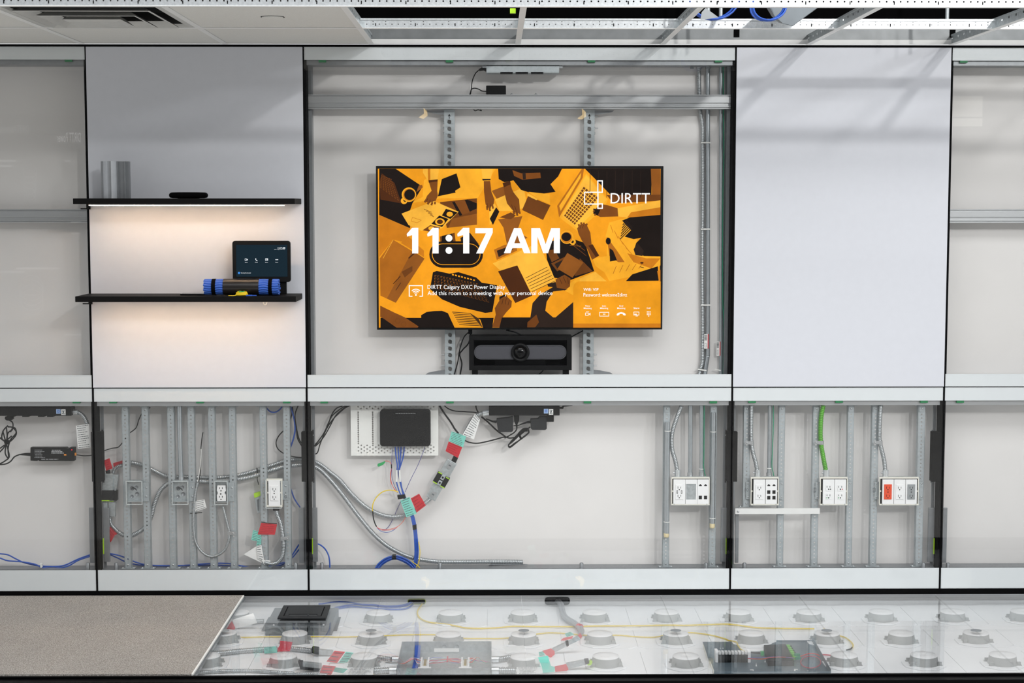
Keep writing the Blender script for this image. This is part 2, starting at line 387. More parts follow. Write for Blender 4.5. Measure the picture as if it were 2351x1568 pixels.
# concealed sprinkler cover and the square air diffuser
p = F(626, 39.5, ZCE)
obj('sprinkler_cover', MB().lathe((p.x, p.y, ZCE-.006), [(0,0),(.034,0),(.0385,.0015),(.0395,.007)], 32), TILE, label='round flush cover cap set in the plain ceiling tile', cat='sprinkler cover')
o = COL.objects[-1]; obj('shadow_gap', MB().lathe((p.x, p.y, ZCE-.0002), [(.0395,0),(.0430,0),(.0430,.0008)], 32, caps=False), BLACKM, o)
x0, x1, y0, y1 = BX[1]+WT+.001, BX[2]-WT-.001, YR1+.013, YR2-.013
d = thing('air_diffuser', 'square stepped metal air diffuser in the ceiling at the upper left', 'air vent')
cx, cy = (x0+x1)/2, (y0+y1)/2; hx, hy = (x1-x0)/2, (y1-y0)/2
def sqring(mb, rings):
    vs = []; n = len(rings)
    for k, z in rings: vs += [(cx-hx*k, cy-hy*k, z), (cx+hx*k, cy-hy*k, z), (cx+hx*k, cy+hy*k, z), (cx-hx*k, cy+hy*k, z)]
    return mb.add(vs, [(4*i+j, 4*i+(j+1)%4, 4*i+4+(j+1)%4, 4*i+4+j) for i in range(n-1) for j in range(4)])
DIF = mat('diffuser_enamel', (188,188,184), .5, var=.03)
obj('rim', sqring(MB(), [(1, ZCE+.0005), (.92, ZCE+.0005), (.90, ZCE+.01)]), DIF, d)
obj('back_pan', sqring(MB(), [(.90, ZCE+.01), (.86, ZCE+.05), (.5, ZCE+.12)]), mat('shaded_pan_grey', (58,58,57), .8, spec=.1), d)  # shade between the rings is put into the pan's dark colour
obj('dark_throat', MB().box(cx-hx*.55, cx+hx*.55, cy-hy*.55, cy+hy*.55, ZCE+.115, ZCE+.125), BLACKM, d)
for a, b, z, h in ((.83, .67, -.008, .020), (.60, .47, -.016, .020)):
    obj('louvre_ring', sqring(MB(), [(a, ZCE+z), (a-.012, ZCE+z-.002), (b, ZCE+z+h), (b+.01, ZCE+z+h+.003), (a, ZCE+z+.002)]), DIF, d)
obj('centre_plate', sqring(MB(), [(.001, ZCE-.031), (.30, ZCE-.026), (.36, ZCE-.020), (.26, ZCE+.004)]), DIF, d)
# things in the open ceiling void
def coil(name, c, R, n, r, m, label, cat, tilt=.25):
    pts = []
    for k in range(n*26+1):
        a = 2*math.pi*k/26; q = R*(1+.06*math.sin(k*.13+1)); pts.append(Vector(c) + Vector((q*math.cos(a), .03*math.sin(a*.5)+.004*(k/26), q*math.sin(a)*.8+tilt*.02*math.cos(a))))
    return obj(name, MB().tube(pts, r, 6), m, label=label, cat=cat)
ZV = ZCE + .085
coil('cable_coil', (P(1640,0,-.80).x, -.80, P(1640,40,-.80).z+.066), .088, 7, .0034, BLUE, 'blue network cable coiled above the open ceiling grid, beside the paper tag', 'cable')
coil('cable_coil', (P(1766,0,-1.06).x, -1.06, P(1766,47,-1.06).z+.05), .06, 6, .0034, BLUE, 'smaller blue cable coil above the grid, beside the grey duct box', 'cable')
obj('paper_tag', MB().prism([P(x,y,-.90) for x,y in ((1620,18),(1650,40),(1608,46),(1611,28))], (0,.001,0)), GREYS, label='pale paper tag on the blue cable coil above the ceiling grid', cat='tag')  # white paper coloured grey to stand for the shade up there
q0 = [P(x,y,-.95) for x,y in ((1765,16),(1886,12),(1820,60),(1796,54),(1778,38))]
obj('duct_box', MB().prism(q0, (0.03,.24,.03)), DUCT, label='grey sheet metal duct box hanging above the open ceiling grid', cat='duct', bevel=.002)
a = P(1177.5, 24, -1.0); obj('junction_clip', pbox(MB(), 1171, 19, 1184, 30, -1.0, -.98).cyl((a.x, -.99, a.z), (a.x, -.99, ZCE+.8), .0025, n=6, m=1), [LIME, BLACKM], label='lime green clip hanging in the dark ceiling void', cat='clip')
for x in (1655, 1626, 2175):
    a = P(x, 18, -.3); obj('hanger_rod', MB().cyl((a.x, -.3, ZCE+.045), (a.x, -.3, ZCE+.8), .008, n=8), GALV, label={1655:'grey steel rod hanging above the blue cable coil, right of two',1626:'grey steel rod hanging above the blue cable coil, left of two',2175:'grey steel rod in the dark void above the right white panel'}[x], cat='rod')
# ------------------------------------------------------------------ floor: white pans, glass panels, black edge, showroom slab
floor = thing('floor', None, None, kind='structure')
YE = F(1175, 1549, ZF).y
ZP = -.082
SX = [F(x, 1447, ZF).x for x in (514, 852, 1202.5, 1551.5, 1898, 2241)]
w = (SX[-1]-SX[0])/5; SX = [SX[0]-w*4, SX[0]-w*3, SX[0]-w*2, SX[0]-w] + SX + [SX[-1]+w, SX[-1]+2*w, SX[-1]+3*w]
YS = F(1175, 1447.5, ZF).y
PAN = mat('white_pan', (246,247,248), .45, var=.01, scale=8)
obj('subfloor', MB().box(-3.7, 3.7, YE, .065, ZP-.02, ZP-.004), PAN, floor)
px_, py_ = .2996, .326
x = SX[4] - px_*4 - px_/2
ys = [.052, -.32, -.645, YE+.004]
while x < 3.4:
    for a, b in zip(ys, ys[1:]):
        c = .04; x0, x1 = x+.0012, x+px_-.0012
        y1, y0 = a-.0012, b+.0012
        if x > -1.9: obj('pan', MB().prism([(x0+c,y0,ZP),(x1-c,y0,ZP),(x1,y0+c,ZP),(x1,y1-c,ZP),(x1-c,y1,ZP),(x0+c,y1,ZP),(x0,y1-c,ZP),(x0,y0+c,ZP)], (0,0,-.0035)), PAN, floor)
    x += px_
obj('back_upstand', MB().box(-3.7, 3.7, .060, .066, ZP-.02, ZF), PAN, floor)
CARX0 = F(558, 1368, ZF).x
for x0, x1 in zip(SX, SX[1:]):
    for y0, y1 in ((YE+.002, YS-.0009), (YS+.0009, .003)):
        if (x0+x1)/2 < CARX0 - .05: obj('floor_panel', MB().box(x0+.0008, x1-.0008, y0, y1, ZF-.012, ZF), DUCT, floor)
        else: obj('glass_panel', MB().box(x0+.0008, x1-.0008, y0, y1, ZF-.011, ZF), FGLASS, floor)
obj('edge_trim', MB().box(-3.7, 3.7, YE-.0125, YE, ZP-.25, ZF+.0015).box(-3.7, 3.7, YE-.06, YE-.013, ZP-.25, ZF-.006), mat('black_anodised', (5,5,6), .4, 0, .05, spec=.08), floor, bevel=.001)
obj('floor', MB().box(-9, 9, -14, YE-.06, ZP-.3, ZP-.25), mat('polished_concrete', (196,194,190), .5, var=.06, scale=3), kind='structure')
# carpet on the left part of the platform
m = bpy.data.materials.new('loop_carpet'); m.use_nodes = True; N, L = m.node_tree.nodes, m.node_tree.links; b = N['Principled BSDF']
tc = N.new('ShaderNodeTexCoord'); n1 = N.new('ShaderNodeTexNoise'); n1.inputs['Scale'].default_value = 240; n1.inputs['Detail'].default_value = 2
n2 = N.new('ShaderNodeTexNoise'); n2.inputs['Scale'].default_value = 5
for n_ in (n1, n2): L.new(tc.outputs['Object'], n_.inputs['Vector'])
r1 = N.new('ShaderNodeValToRGB'); r1.color_ramp.elements[0].position = .36; r1.color_ramp.elements[1].position = .66
r1.color_ramp.elements[0].color = (*lin((124,118,111)), 1); r1.color_ramp.elements[1].color = (*lin((184,179,172)), 1)
mx = N.new('ShaderNodeMix'); mx.data_type = 'RGBA'; mx.blend_type = 'MULTIPLY'; mx.inputs[0].default_value = 1
r2 = N.new('ShaderNodeValToRGB'); r2.color_ramp.elements[0].color = (.82,.82,.83,1); r2.color_ramp.elements[1].color = (1,1,1,1)
L.new(n1.outputs[0], r1.inputs[0]); L.new(n2.outputs[0], r2.inputs[0]); L.new(r1.outputs[0], mx.inputs[6]); L.new(r2.outputs[0], mx.inputs[7]); L.new(mx.outputs[2], b.inputs['Base Color'])
bp = N.new('ShaderNodeBump'); bp.inputs['Strength'].default_value = .8; bp.inputs['Distance'].default_value = .003; L.new(n1.outputs[0], bp.inputs['Height']); L.new(bp.outputs[0], b.inputs['Normal']); b.inputs['Roughness'].default_value = .95
ct = thing('carpet', 'grey beige loop carpet covering the left end of the platform', 'carpet')
far, near = F(556, 1368.5, ZF+.007), F(437, 1551, ZF+.007)
a, b2 = Vector((far.x, .0, ZF+.007)), Vector((near.x, YE+.002, ZF+.007))
obj('pile', MB().prism([(-3.6, .0, ZF+.007), a, b2, (-3.6, YE+.002, ZF+.007)], (0,0,-.0068)), m, ct)
e = Vector((.006, 0, 0))
obj('cut_edge', MB().prism([a, a+e, b2+e, b2], (0,0,-.0066)), TIE, ct, label='white cut edge of the carpet')
# ================================================================== SHELVES AND WHAT STANDS ON THEM
SDY = -.225
WARM = glow('warm_led', (255,218,180), 36)
def shelf(p_top, p_bot, label, drop):
    z1, z0 = P(1000, p_top, SDY).z, P(1000, p_bot, SDY).z
    t = thing('wall_shelf', label, 'shelf', 'shelves on the left white panel')
    obj('board', MB().box(-1.836, -.928, SDY, -.001, z0, z1), mat('black_shelf_laminate', (10,9,9), .6, var=.1, scale=80, spec=.15), t, bevel=.0012)
    obj('led_channel', MB().box(-1.79, -.980, -.158, -.138, z0-drop*.6, z0), ALUD, t)
    obj('led_strip', MB().box(-1.788, -.982, -.156, -.140, z0-drop, z0-drop*.6), WARM, t, label='glowing warm LED strip')
    obj('bracket_pin', MB().box(-1.86, -1.82, -.012, -.002, z0-.022, z0-.017).box(-1.836, -1.82, -.01, -.002, z0-.02, z0), BLACK, t)
    return t, z0, z1
_, u0, u1 = shelf(455.5, 468.5, 'upper black floating shelf with a glowing light strip under it', .0065)
_, l0, l1 = shelf(680, 693, 'lower black floating shelf carrying the tablet and blue bundle', .0028)
obj('cable_clip', MB().tube(smooth([P(604,693,-.08), P(606,699,-.08), P(611,699,-.08), P(613,693,-.08)],5), .0016, 6), TIE, label='tiny clear clip stuck under the lower black shelf', cat='clip')
# aluminium extrusion sample
t = thing('extrusion_sample', 'short upright offcut of curved grey aluminium extrusion on the upper shelf', 'metal profile')
ye = -.11; a, b = P(*SH(198,300), ye), P(*SH(370,300), ye); zt = P(*SH(280,83), ye).z
def ex(u): return a.x + (b.x-a.x)*u
def pillar(name, pts, m): return obj(name, MB().prism([(ex(u), ye+v, u1+.0003) for u, v in pts], (0,0,zt-u1)), m, t)
EX = mat('mill_aluminium', (150,153,156), .4, .75, .04, 40)
arc = [(.10+.5*k/8, -.012-.016*math.sin(math.pi*k/8)) for k in range(9)]
pillar('curved_face', arc + [(u, v+.004) for u, v in arc[::-1]], EX)
pillar('side_channel', [(.60,-.014),(.64,-.014),(.64,-.004),(.86,-.004),(.86,-.014),(.90,-.014),(.90,0),(1,0),(1,.03),(.60,.03)], EX)
pillar('side_fin', [(0,-.004),(.03,-.012),(.10,-.012),(.10,.03),(.06,.03),(.06,0),(0,0)], EX)
# rounded black device lying on the upper shelf
t = thing('desk_microphone', 'flat rounded black device lying in the middle of the upper shelf', 'device')
a, b = P(*SH(620,300), -.12), P(*SH(856,300), -.12); c = (a+b)/2; hw = (b.x-a.x)/2; zt = P(*SH(740,274), -.12).z; H = zt-u1
def oval(k, z, q=1.0): return [(c.x + hw*k*math.copysign(abs(math.cos(a_))**.6, math.cos(a_)), -.12 + hw*.62*k*math.copysign(abs(math.sin(a_))**.6, math.sin(a_)), z) for a_ in (2*math.pi*i/40 for i in range(40))]
obj('body', MB().rings([oval(k, u1+H*h) for k, h in ((.80,.06),(.96,.16),(1,.45),(.99,.7),(.94,.88),(.86,.97),(.7,.985))]), BLACKM, t)
obj('foot_ring', MB().rings([oval(.55, u1+.0004), oval(.6, u1+H*.08)]), BLACK, t)
obj('top_plate', MB().rings([oval(.62, u1+H*.98), oval(.60, u1+H)]), BLKGL, t)
# touch tablet leaning on the wall
t = thing('touch_tablet', 'black touch tablet with a lit dark blue screen on the lower shelf', 'tablet')
ty = -.075
def tp(x, y, d=0): return P(*SH(x, y), ty+d)
q = [tp(1012,832), tp(1372,832), tp(1372,575), tp(1012,575)]
obj('case', MB().prism(rrect(q[0].x, q[1].x, q[0].z, q[2].z, .012, ty), (0,.016,0)).box(q[0].x+.02, q[1].x-.02, ty+.016, ty+.03, l1+.0003, q[0].z+.05), BLACK, t, bevel=.002)
SCR = glow('tablet_screen', (24,38,47), 1.0); SW = glow('tablet_white', (235,240,245), 1.0); SB = glow('tablet_blue', (60,130,210), 1.0)
s = obj('screen', MB().box(tp(1032,600).x, tp(1350,600).x, ty-.0008, ty-.0002, tp(1100,798).z, tp(1100,600).z), SCR, t)
yy = ty-.0014
ztext(SH, 'screen_text', '11:17 AM', 1292, 615, 1337, 625, yy, SW, s, .02)
ztext(SH, 'screen_text', 'DIRTT Calgary DXC Power', 1270, 628, 1337, 632, yy, SW, s)
for n_, x in (('Meet',1096),('Call',1158),('Share',1222),('More',1285)): ztext(SH, 'screen_text', n_, x-8, 706, x+8, 711, yy, SW, s)
m = MB()
def zr(fr_, mb, x0, y0, x1, y1, y, mi=0): a, b = P(*fr_(x0,y1), y), P(*fr_(x1,y0), y); return mb.add([(a.x,y,a.z),(b.x,y,a.z),(b.x,y,b.z),(a.x,y,b.z)], [(0,1,2,3)], mi)
def frame_r(fr_, mb, x0, y0, x1, y1, w, y, mi=0):
    zr(fr_, mb, x0, y0, x1, y0+w, y, mi); zr(fr_, mb, x0, y1-w, x1, y1, y, mi); zr(fr_, mb, x0, y0+w, x0+w, y1-w, y, mi); zr(fr_, mb, x1-w, y0+w, x1, y1-w, y, mi)
def flat(fr_, mb, pts, y, mi=0):
    q = [P(*fr_(*p), y) for p in pts]; ar = sum(a.x*b.z-b.x*a.z for a, b in zip(q, q[1:]+q[:1]))
    return mb.add(q if ar > 0 else q[::-1], [tuple(range(len(q)))], mi)
def disc(x, y, r, n=20, ry=None): return [(x + r*math.cos(2*math.pi*k/n), y + (ry or r)*math.sin(2*math.pi*k/n)) for k in range(n)]
frame_r(SH, m, 1087, 686, 1099, 698, 2, yy); flat(SH, m, [(1100,691),(1105,687),(1105,698),(1100,694)], yy)
flat(SH, m, [(1152,686),(1156,684),(1158,689),(1156,691),(1161,697),(1163,695),(1166,698),(1163,701),(1158,699),(1153,692)], yy)
frame_r(SH, m, 1214, 685, 1231, 698, 2, yy); zr(SH, m, 1221, 687, 1228, 693, yy)
for x in (1277, 1283, 1289): frame_r(SH, m, x, 690, x+5, 695, 1.2, yy)
obj('screen_icons', m, SW, s, kind='stuff')
obj('screen_badge', flat(SH, MB(), disc(1051,775,7), yy), SB, s)
ztext(SH, 'screen_text', 'Starting Site booked', 1063, 772, 1124, 779, yy, SW, s)
# bundle of blue cables wrapped in black tape
t = thing('cable_bundle', 'thick roll of blue cables bound with black tape on the lower shelf', 'cable')
yb = -.15
a, b = P(*SH(838,862), yb), P(*SH(1300,862), yb); R = (P(*SH(1000,811), yb).z - l1)/2 - .001; zc = l1 + R*1.03 + .0008
BL2 = mat('blue_jacket', (52,96,186), .5, var=.08)
m = MB(); m2 = MB(); rr = R*.155
for k in range(18):
    th = 2*math.pi*k/18
    pts = [(a.x + (b.x-a.x)*i/24 + .003*math.sin(k*3.1)*(i in (0,24)), yb + (R-rr)*math.cos(th + .12*math.sin(i*.9)), zc + (R-rr)*math.sin(th + .12*math.sin(i*.9))) for i in range(25)]
    obj('cable', MB().tube(pts, rr, 8), BL2, t)
for k in range(9):
    th = 2*math.pi*k/9+.2; m.tube([(a.x+.002, yb + R*.55*math.cos(th), zc + R*.55*math.sin(th)), (b.x-.002, yb + R*.55*math.cos(th), zc + R*.55*math.sin(th))], R*.2, 7)
obj('inner_cables', m, BL2, t, kind='stuff')
def band(x0, x1, k, name, mm, wob=.012):
    p0, p1 = P(*SH(x0,862), yb).x, P(*SH(x1,862), yb).x; prof = []
    n = 10
    mb = MB(); rs = []
    for i in range(n+1):
        rs.append([(p0+(p1-p0)*i/n, yb + R*(k + wob*math.sin(j*2.6+i*.3))*math.cos(2*math.pi*j/28), zc + min(R*(k + wob*math.sin(j*2.6+i*.3)), R*1.03)*math.sin(2*math.pi*j/28)) for j in range(28)])
    return obj(name, mb.rings(rs), mm, t)
band(957, 1178, 1.04, 'tape_wrap', mat('black_tape', (30,26,25), .3, var=.15))
band(886, 910, 1.02, 'strap', BLACKM, .01); band(1238, 1260, 1.02, 'strap', BLACKM, .01)
# yellow patch cable
t = thing('patch_cable', 'coiled yellow fibre patch cable with blue and green plugs before the bundle', 'cable')
pts = []
c0 = P(*SH(1068,897), -.195)
for k in range(5*22): 
    th = 2*math.pi*k/22; rx = .026 - .0012*(k//22) + .001*math.sin(k); pts.append((c0.x + rx*math.cos(th), -.195 + .016*math.sin(th), l1 + .0022 + .00012*k + (.006 if math.sin(th) > 0 else 0)*abs(math.sin(th))))
obj('coil', MB().tube(pts, .0014, 6), YEL, t)
e1 = [P(*SH(x,y), -.21) for x, y in ((1020,905),(1000,912),(985,913))]
obj('loose_end', MB().tube(smooth([pts[5]] + [Vector((p.x,-.212,l1+.002)) for p in e1], 6), .0014, 6).tube(smooth([pts[-1], (c0.x+.02,-.212,l1+.003), (c0.x+.03,-.213,l1+.003)],5), .0014, 6), YEL, t)
x1 = P(*SH(1095,912), -.213).x; x2 = P(*SH(1160,912), -.213).x
obj('blue_plug', MB().box(x1, x1+(x2-x1)*.6, -.217, -.209, l1+.0004, l1+.0056).box(x1+(x2-x1)*.6, x2, -.2155, -.2105, l1+.001, l1+.0045), BLUE, t, bevel=.0008)
obj('green_plug', MB().box(c0.x-.012, c0.x+.012, -.199, -.192, l1+.0155, l1+.0195), GRNP, t, bevel=.0006)
a, b = P(*SH(685,905), -.16), P(*SH(835,905), -.16)
obj('phone', MB().prism(rrect(a.x, b.x, -.035, .035, .006, 0), (0,.007,0)), BLKGL, label='thin dark slab lying flat on the lower shelf left of the bundle', cat='phone', bevel=.0012)
o = COL.objects[-1]; o.data.transform(Matrix.Rotation(math.pi/2, 4, 'X')); 
zs = [v.co.z for v in o.data.vertices]; ysv = [v.co.y for v in o.data.vertices]
o.data.transform(Matrix.Translation((0, -(min(ysv)+max(ysv))/2, -min(zs)))); o.location = ((a.x+b.x)/2, -.13, l1+.0004)
# ================================================================== TELEVISION BEHIND THE GLASS
TY = .03
t = thing('television', 'large wall television with a lit orange screen behind the glass', 'television')
a, b = P(865.5, 757, TY), P(1523.5, 381, TY)
obj('housing', MB().box(a.x, b.x, TY, TY+.014, a.z, b.z).box(a.x+.15, b.x-.15, TY+.014, TY+.05, a.z+.08, b.z-.12), BLACK, t, bevel=.002)
obj('cable_entry', MB().box(P(1075,757,TY).x, P(1084,757,TY).x, TY+.01, TY+.045, a.z-.02, a.z+.004), BLACKM, t)
obj('cable_entry', MB().box(P(1162,757,TY).x, P(1170,757,TY).x, TY+.01, TY+.045, a.z-.006, a.z+.004), BLACKM, t)
C = dict(T=(240,156,30), D=(30,23,20), M=(112,64,26), B=(146,86,32), L=(250,174,44), S=(126,72,28), P=(252,184,62), O=(206,124,28), K=(78,42,20), W=(255,255,255), Q=(238,156,30), E=(46,34,28), G=(176,104,30))
KEYS = list(C); CM = [glow('screen_'+k.lower(), C[k], .95, 0 if k == 'W' else .22) for k in KEYS]
s = obj('screen', zr(TV, MB(), 68, 60, 2272, 1302, TY-.0006), CM[0], t)
pic = MB(); lay = [0]
def A(k, pts):
    lay[0] += 1; flat(TV, pic, pts, TY-.0008-.00004*lay[0], KEYS.index(k))
def quadgrid(k, a, b, c, d, nx, ny, g=.72):
    lay[0] += 1; y = TY-.0008-.00004*lay[0]
    L2 = lambda p, q, u: (p[0]+(q[0]-p[0])*u, p[1]+(q[1]-p[1])*u)
    for i in range(nx):
        for j in range(ny):
            u0, u1, v0, v1 = i/nx, (i+g)/nx, j/ny, (j+g)/ny
            flat(TV, pic, [L2(L2(a,b,u), L2(d,c,u), v) for u, v in ((u0,v0),(u1,v0),(u1,v1),(u0,v1))], y, KEYS.index(k))
def ln(k, x0, y0, x1, y1, w):
    dx, dy = x1-x0, y1-y0; l = math.hypot(dx, dy); nx, ny = -dy/l*w/2, dx/l*w/2
    A(k, [(x0+nx,y0+ny),(x1+nx,y1+ny),(x1-nx,y1-ny),(x0-nx,y0-ny)])
A('O', [(70,420),(310,525),(300,640),(180,615),(70,750)])
A('L', [(310,330),(560,290),(840,290),(980,60),(540,60),(420,150),(410,280)])
A('D', [(70,60),(200,60),(410,200),(385,240),(330,330),(310,390),(312,525),(70,420)])
A('K', [(90,95),(190,170),(245,330),(80,300),(72,160)])
quadgrid('M', (85,110),(170,140),(240,330),(75,210), 7, 9, .55)
A('B', [(380,190),(405,185),(412,205),(360,245)])
A('L', disc(265,310,26)); A('D', disc(272,305,13)); A('L', disc(303,262,57)); A('O', disc(305,262,48)); A('D', disc(308,262,42))
A('P', [(412,60),(540,60),(525,145),(450,150),(412,90)]); A('O', [(450,60),(470,60),(470,148),(452,150)])
A('S', [(455,150),(528,142),(524,235),(530,270),(500,335),(470,330),(425,315),(445,270),(480,232)]); A('K', [(455,150),(528,142),(527,158),(458,168)])
A('D', [(560,140),(675,95),(706,205),(664,232),(668,246),(530,275)])
A('P', [(870,60),(960,60),(940,150),(880,152)]); A('E', [(875,138),(942,138),(940,150),(880,152)])
A('S', [(888,155),(938,155),(948,240),(972,300),(962,352),(930,372),(902,338),(890,240)])
A('P', [(930,372),(972,330),(1010,400),(960,470),(935,500)])
A('D', [(935,450),(985,360),(1010,395),(960,500)])
A('B', [(950,232),(1090,180),(1140,280),(1000,312)])
A('P', [(975,300),(1200,205),(1230,360),(1100,390),(1010,390)])
A('D', [(1000,60),(1500,60),(1470,120),(1410,180),(1450,240),(1300,262),(1180,225),(1120,150),(1050,165),(1005,140)])
A('S', [(1112,70),(1180,95),(1330,90),(1335,132),(1190,145),(1125,115)]); A('E', [(1190,90),(1215,90),(1218,140),(1195,142)])
A('S', [(1040,175),(1095,160),(1112,232),(1165,300),(1172,395),(1150,415),(1110,380),(1070,330),(1050,250)]); A('K', [(1035,170),(1095,155),(1100,180),(1045,205)])
A('M', [(1235,272),(1410,345),(1352,460),(1188,382)]); A('L', [(1238,240),(1405,258),(1405,335),(1320,300)]); A('P', [(1230,250),(1310,295),(1300,305),(1228,270)])
A('M', [(545,320),(835,290),(835,497),(600,522)]); A('B', [(640,450),(835,410),(835,497),(612,520)]); A('D', [(640,320),(760,300),(835,330),(835,370),(700,430)]); A('S', [(660,315),(740,305),(780,400),(720,420)])
A('P', [(245,410),(500,312),(692,396),(560,525),(400,545),(300,500)])
A('D', [(592,372),(684,402),(628,452),(560,425)]); A('D', [(540,425),(612,452),(562,515),(478,490)]); A('L', disc(545,474,38,16,28)); A('K', disc(545,474,24,12,18)); A('L', disc(622,415,26,8,20)); A('M', [(470,500),(548,520),(500,560),(410,540)]); A('L', disc(478,525,24,10,16))
for k in range(4): ln('M', 420+16*k, 375+15*k, 480+6*k, 400+12*k, 4)
ln('O', 330,440,400,462,3); ln('O', 400,462,370,480,3); ln('O',320,470,370,482,3); ln('O',330,440,320,470,3)
A('L', [(1480,440),(1690,95),(1860,300),(1830,365),(1622,548)]); A('P', [(1500,425),(1690,110),(1850,300),(1620,525)])
quadgrid('M', (1670,200),(1790,290),(1600,505),(1512,432), 6, 12, .74)
A('G', [(1462,350),(1655,60),(1672,60),(1662,130),(1500,400),(1478,440)]); A('L', [(1478,350),(1650,90),(1645,130),(1490,390)])
A('D', [(1680,60),(2200,60),(2200,305),(1905,290),(1760,140)]); A('B', [(2195,60),(2270,60),(2270,312),(2205,305)]); A('M', [(1850,265),(2270,262),(2270,310),(1900,330)])
A('S', [(1750,385),(1800,335),(1860,345),(1942,370),(1942,432),(1800,437),(1745,410)]); A('D', [(1745,370),(1800,380),(1780,425),(1745,412)])
A('P', [(1935,368),(2270,305),(2270,432),(2010,442),(1940,432)]); A('O', [(2040,400),(2270,360),(2270,432),(2010,442)])
A('L', [(1870,480),(2010,440),(2060,520),(2120,740),(2270,745),(2270,815),(2190,872),(1870,938),(1832,870),(1762,820),(1740,762),(1850,742),(1862,600),(1840,590)])
A('G', [(1850,590),(1930,700),(1990,790),(1940,790),(1870,740)]); A('O', [(2010,720),(2160,760),(2270,760),(2200,840),(2060,790)]); A('D', [(1872,680),(1900,700),(1930,775),(1875,785)]); A('D', disc(1862,625,20,10,28))
A('D', [(1970,465),(2030,440),(2270,420),(2270,745),(2140,742),(2065,690),(2080,640),(2120,600),(2060,610),(1990,590),(2040,540)])
A('D', [(2050,885),(2250,822),(2256,935),(2000,938)]); A('P', [(1630,920),(1760,865),(1850,940),(1640,940)]); A('L', [(1500,1000),(1640,900),(1640,1000),(1590,1050)])
A('D', [(1370,640),(1470,610),(1560,600),(1680,640),(1752,860),(1560,932),(1440,912),(1382,770)]); A('M', [(1640,760),(1740,860),(1600,900)]); A('M', [(1415,800),(1550,735),(1582,800),(1462,862)]); A('E', [(1440,805),(1545,752),(1565,795),(1468,845)]); A('B', [(1542,718),(1667,792),(1582,912),(1465,842)])
A('L', disc(1585,632,24)); A('D', disc(1582,630,11)); A('L', disc(1538,595,52)); A('O', disc(1536,597,44)); A('D', disc(1534,592,38,20,34))
A('S', [(1618,525),(1650,490),(1690,490),(1722,560),(1732,650),(1792,738),(1735,772),(1700,690),(1655,620),(1630,570)]); A('K', [(1705,660),(1740,650),(1790,738),(1765,752)])
A('B', [(1000,455),(1190,430),(1150,545),(1232,600),(1072,662),(1042,520)]); A('M', [(1010,440),(1100,400),(1140,425),(1100,455)])
A('G', [(968,692),(1050,655),(1140,640),(1150,700),(990,772)]); A('E', [(990,700),(1090,665),(1120,690),(1005,750)])
A('P', [(958,800),(1310,640),(1392,800),(1452,940),(1262,1022),(1132,962)]); A('K', [(1000,862),(1150,815),(1267,1052),(1135,1110)])
for k in range(6): ln('E', 1215+10*k, 915+21*k, 1385+12*k, 828+22*k, 4)
A('G', [(75,760),(180,615),(425,762),(200,1108),(80,1052)]); A('B', [(330,700),(425,762),(200,1108),(130,1075)]); A('M', [(245,865),(330,820),(330,860),(270,910)]); ln('K', 180,960,235,900,6); ln('K',200,1010,240,950,5); ln('K',300,760,345,720,10); ln('P',180,615,100,760,3)
A('O', [(240,640),(300,590),(420,700),(420,750)])
r = [(560+180*math.cos(a_), 735+ 98*math.sin(a_)) for a_ in (math.pi*(.5+k/14) for k in range(15))]; 
def stad(x0, x1, y0, y1, n=12):
    R_ = (y1-y0)/2; cy_ = (y0+y1)/2
    return [(x0+R_-R_*math.sin(math.pi*k/n), cy_-R_*math.cos(math.pi*k/n)) for k in range(n+1)] + [(x1-R_+R_*math.sin(math.pi*k/n), cy_+R_*math.cos(math.pi*k/n)) for k in range(n+1)]
A('M', [(545,590),(660,560),(670,640),(550,650)]); A('D', [(560,585),(640,565),(650,640),(560,640)]); A('E', [(705,600),(780,560),(850,650),(720,680)])
A('D', stad(462, 882, 626, 834)); A('Q', stad(482, 862, 644, 812)); A('D', stad(487, 857, 649, 807))
A('D', [(490,870),(520,858),(620,880),(690,868),(830,910),(872,950),(992,970),(985,1010),(955,1180),(900,1187),(700,1140),(560,1080),(468,1000)])
quadgrid('G', (505,890),(850,960),(950,1120),(500,1000), 15, 5, .62); quadgrid('D', (508,892),(853,962),(952,1121),(503,1002), 15, 5, .55); quadgrid('Q', (640,880),(830,930),(825,945),(640,900), 8, 1, .6)
A('D', [(1010,1060),(1060,1040),(1090,1090),(1040,1130),(1010,1110)])
A('S', [(1020,1075),(1062,1052),(1108,1095),(1104,1140),(1062,1185),(1032,1225),(1012,1300),(952,1300),(982,1200),(974,1150)]); ln('K',1040,1075,1030,1120,4); ln('K',1065,1070,1055,1120,4); ln('K',1088,1085,1078,1125,4)
for x0_, y0_, x1_, y1_, w_ in ((440,300,425,322,16),(462,318,448,338,16),(486,322,478,345,15),(508,318,505,338,14),(912,350,916,382,14),(932,360,938,390,14),(955,345,962,372,14),(1120,390,1128,415,16),(1145,405,1152,428,16),(1166,390,1172,412,14),(1636,512,1630,492,15),(1652,500,1650,478,15),(1670,498,1672,480,15),(1690,505,1696,488,14),(1752,395,1745,388,16),(1765,420,1752,418,16)): ln('S', x0_, y0_, x1_, y1_, w_)
for x0_, y0_, x1_, y1_ in ((450,290,442,312),(470,300,462,325),(492,305,488,332),(1105,340,1128,400),(1130,350,1150,410),(1640,530,1650,500),(1660,525,1668,500),(915,330,918,365),(940,335,942,368)): ln('K', x0_, y0_, x1_, y1_, 3.5)
for k_ in range(5): ln('O', 1880+30*k_, 500+44*k_, 1900+40*k_, 560+46*k_, 5); ln('G', 1900+50*k_, 880-10*k_, 1925+52*k_, 820-6*k_, 4)
for k_ in range(6): ln('E', 2010+8*k_, 455+12*k_, 1975-4*k_, 500+22*k_, 7)
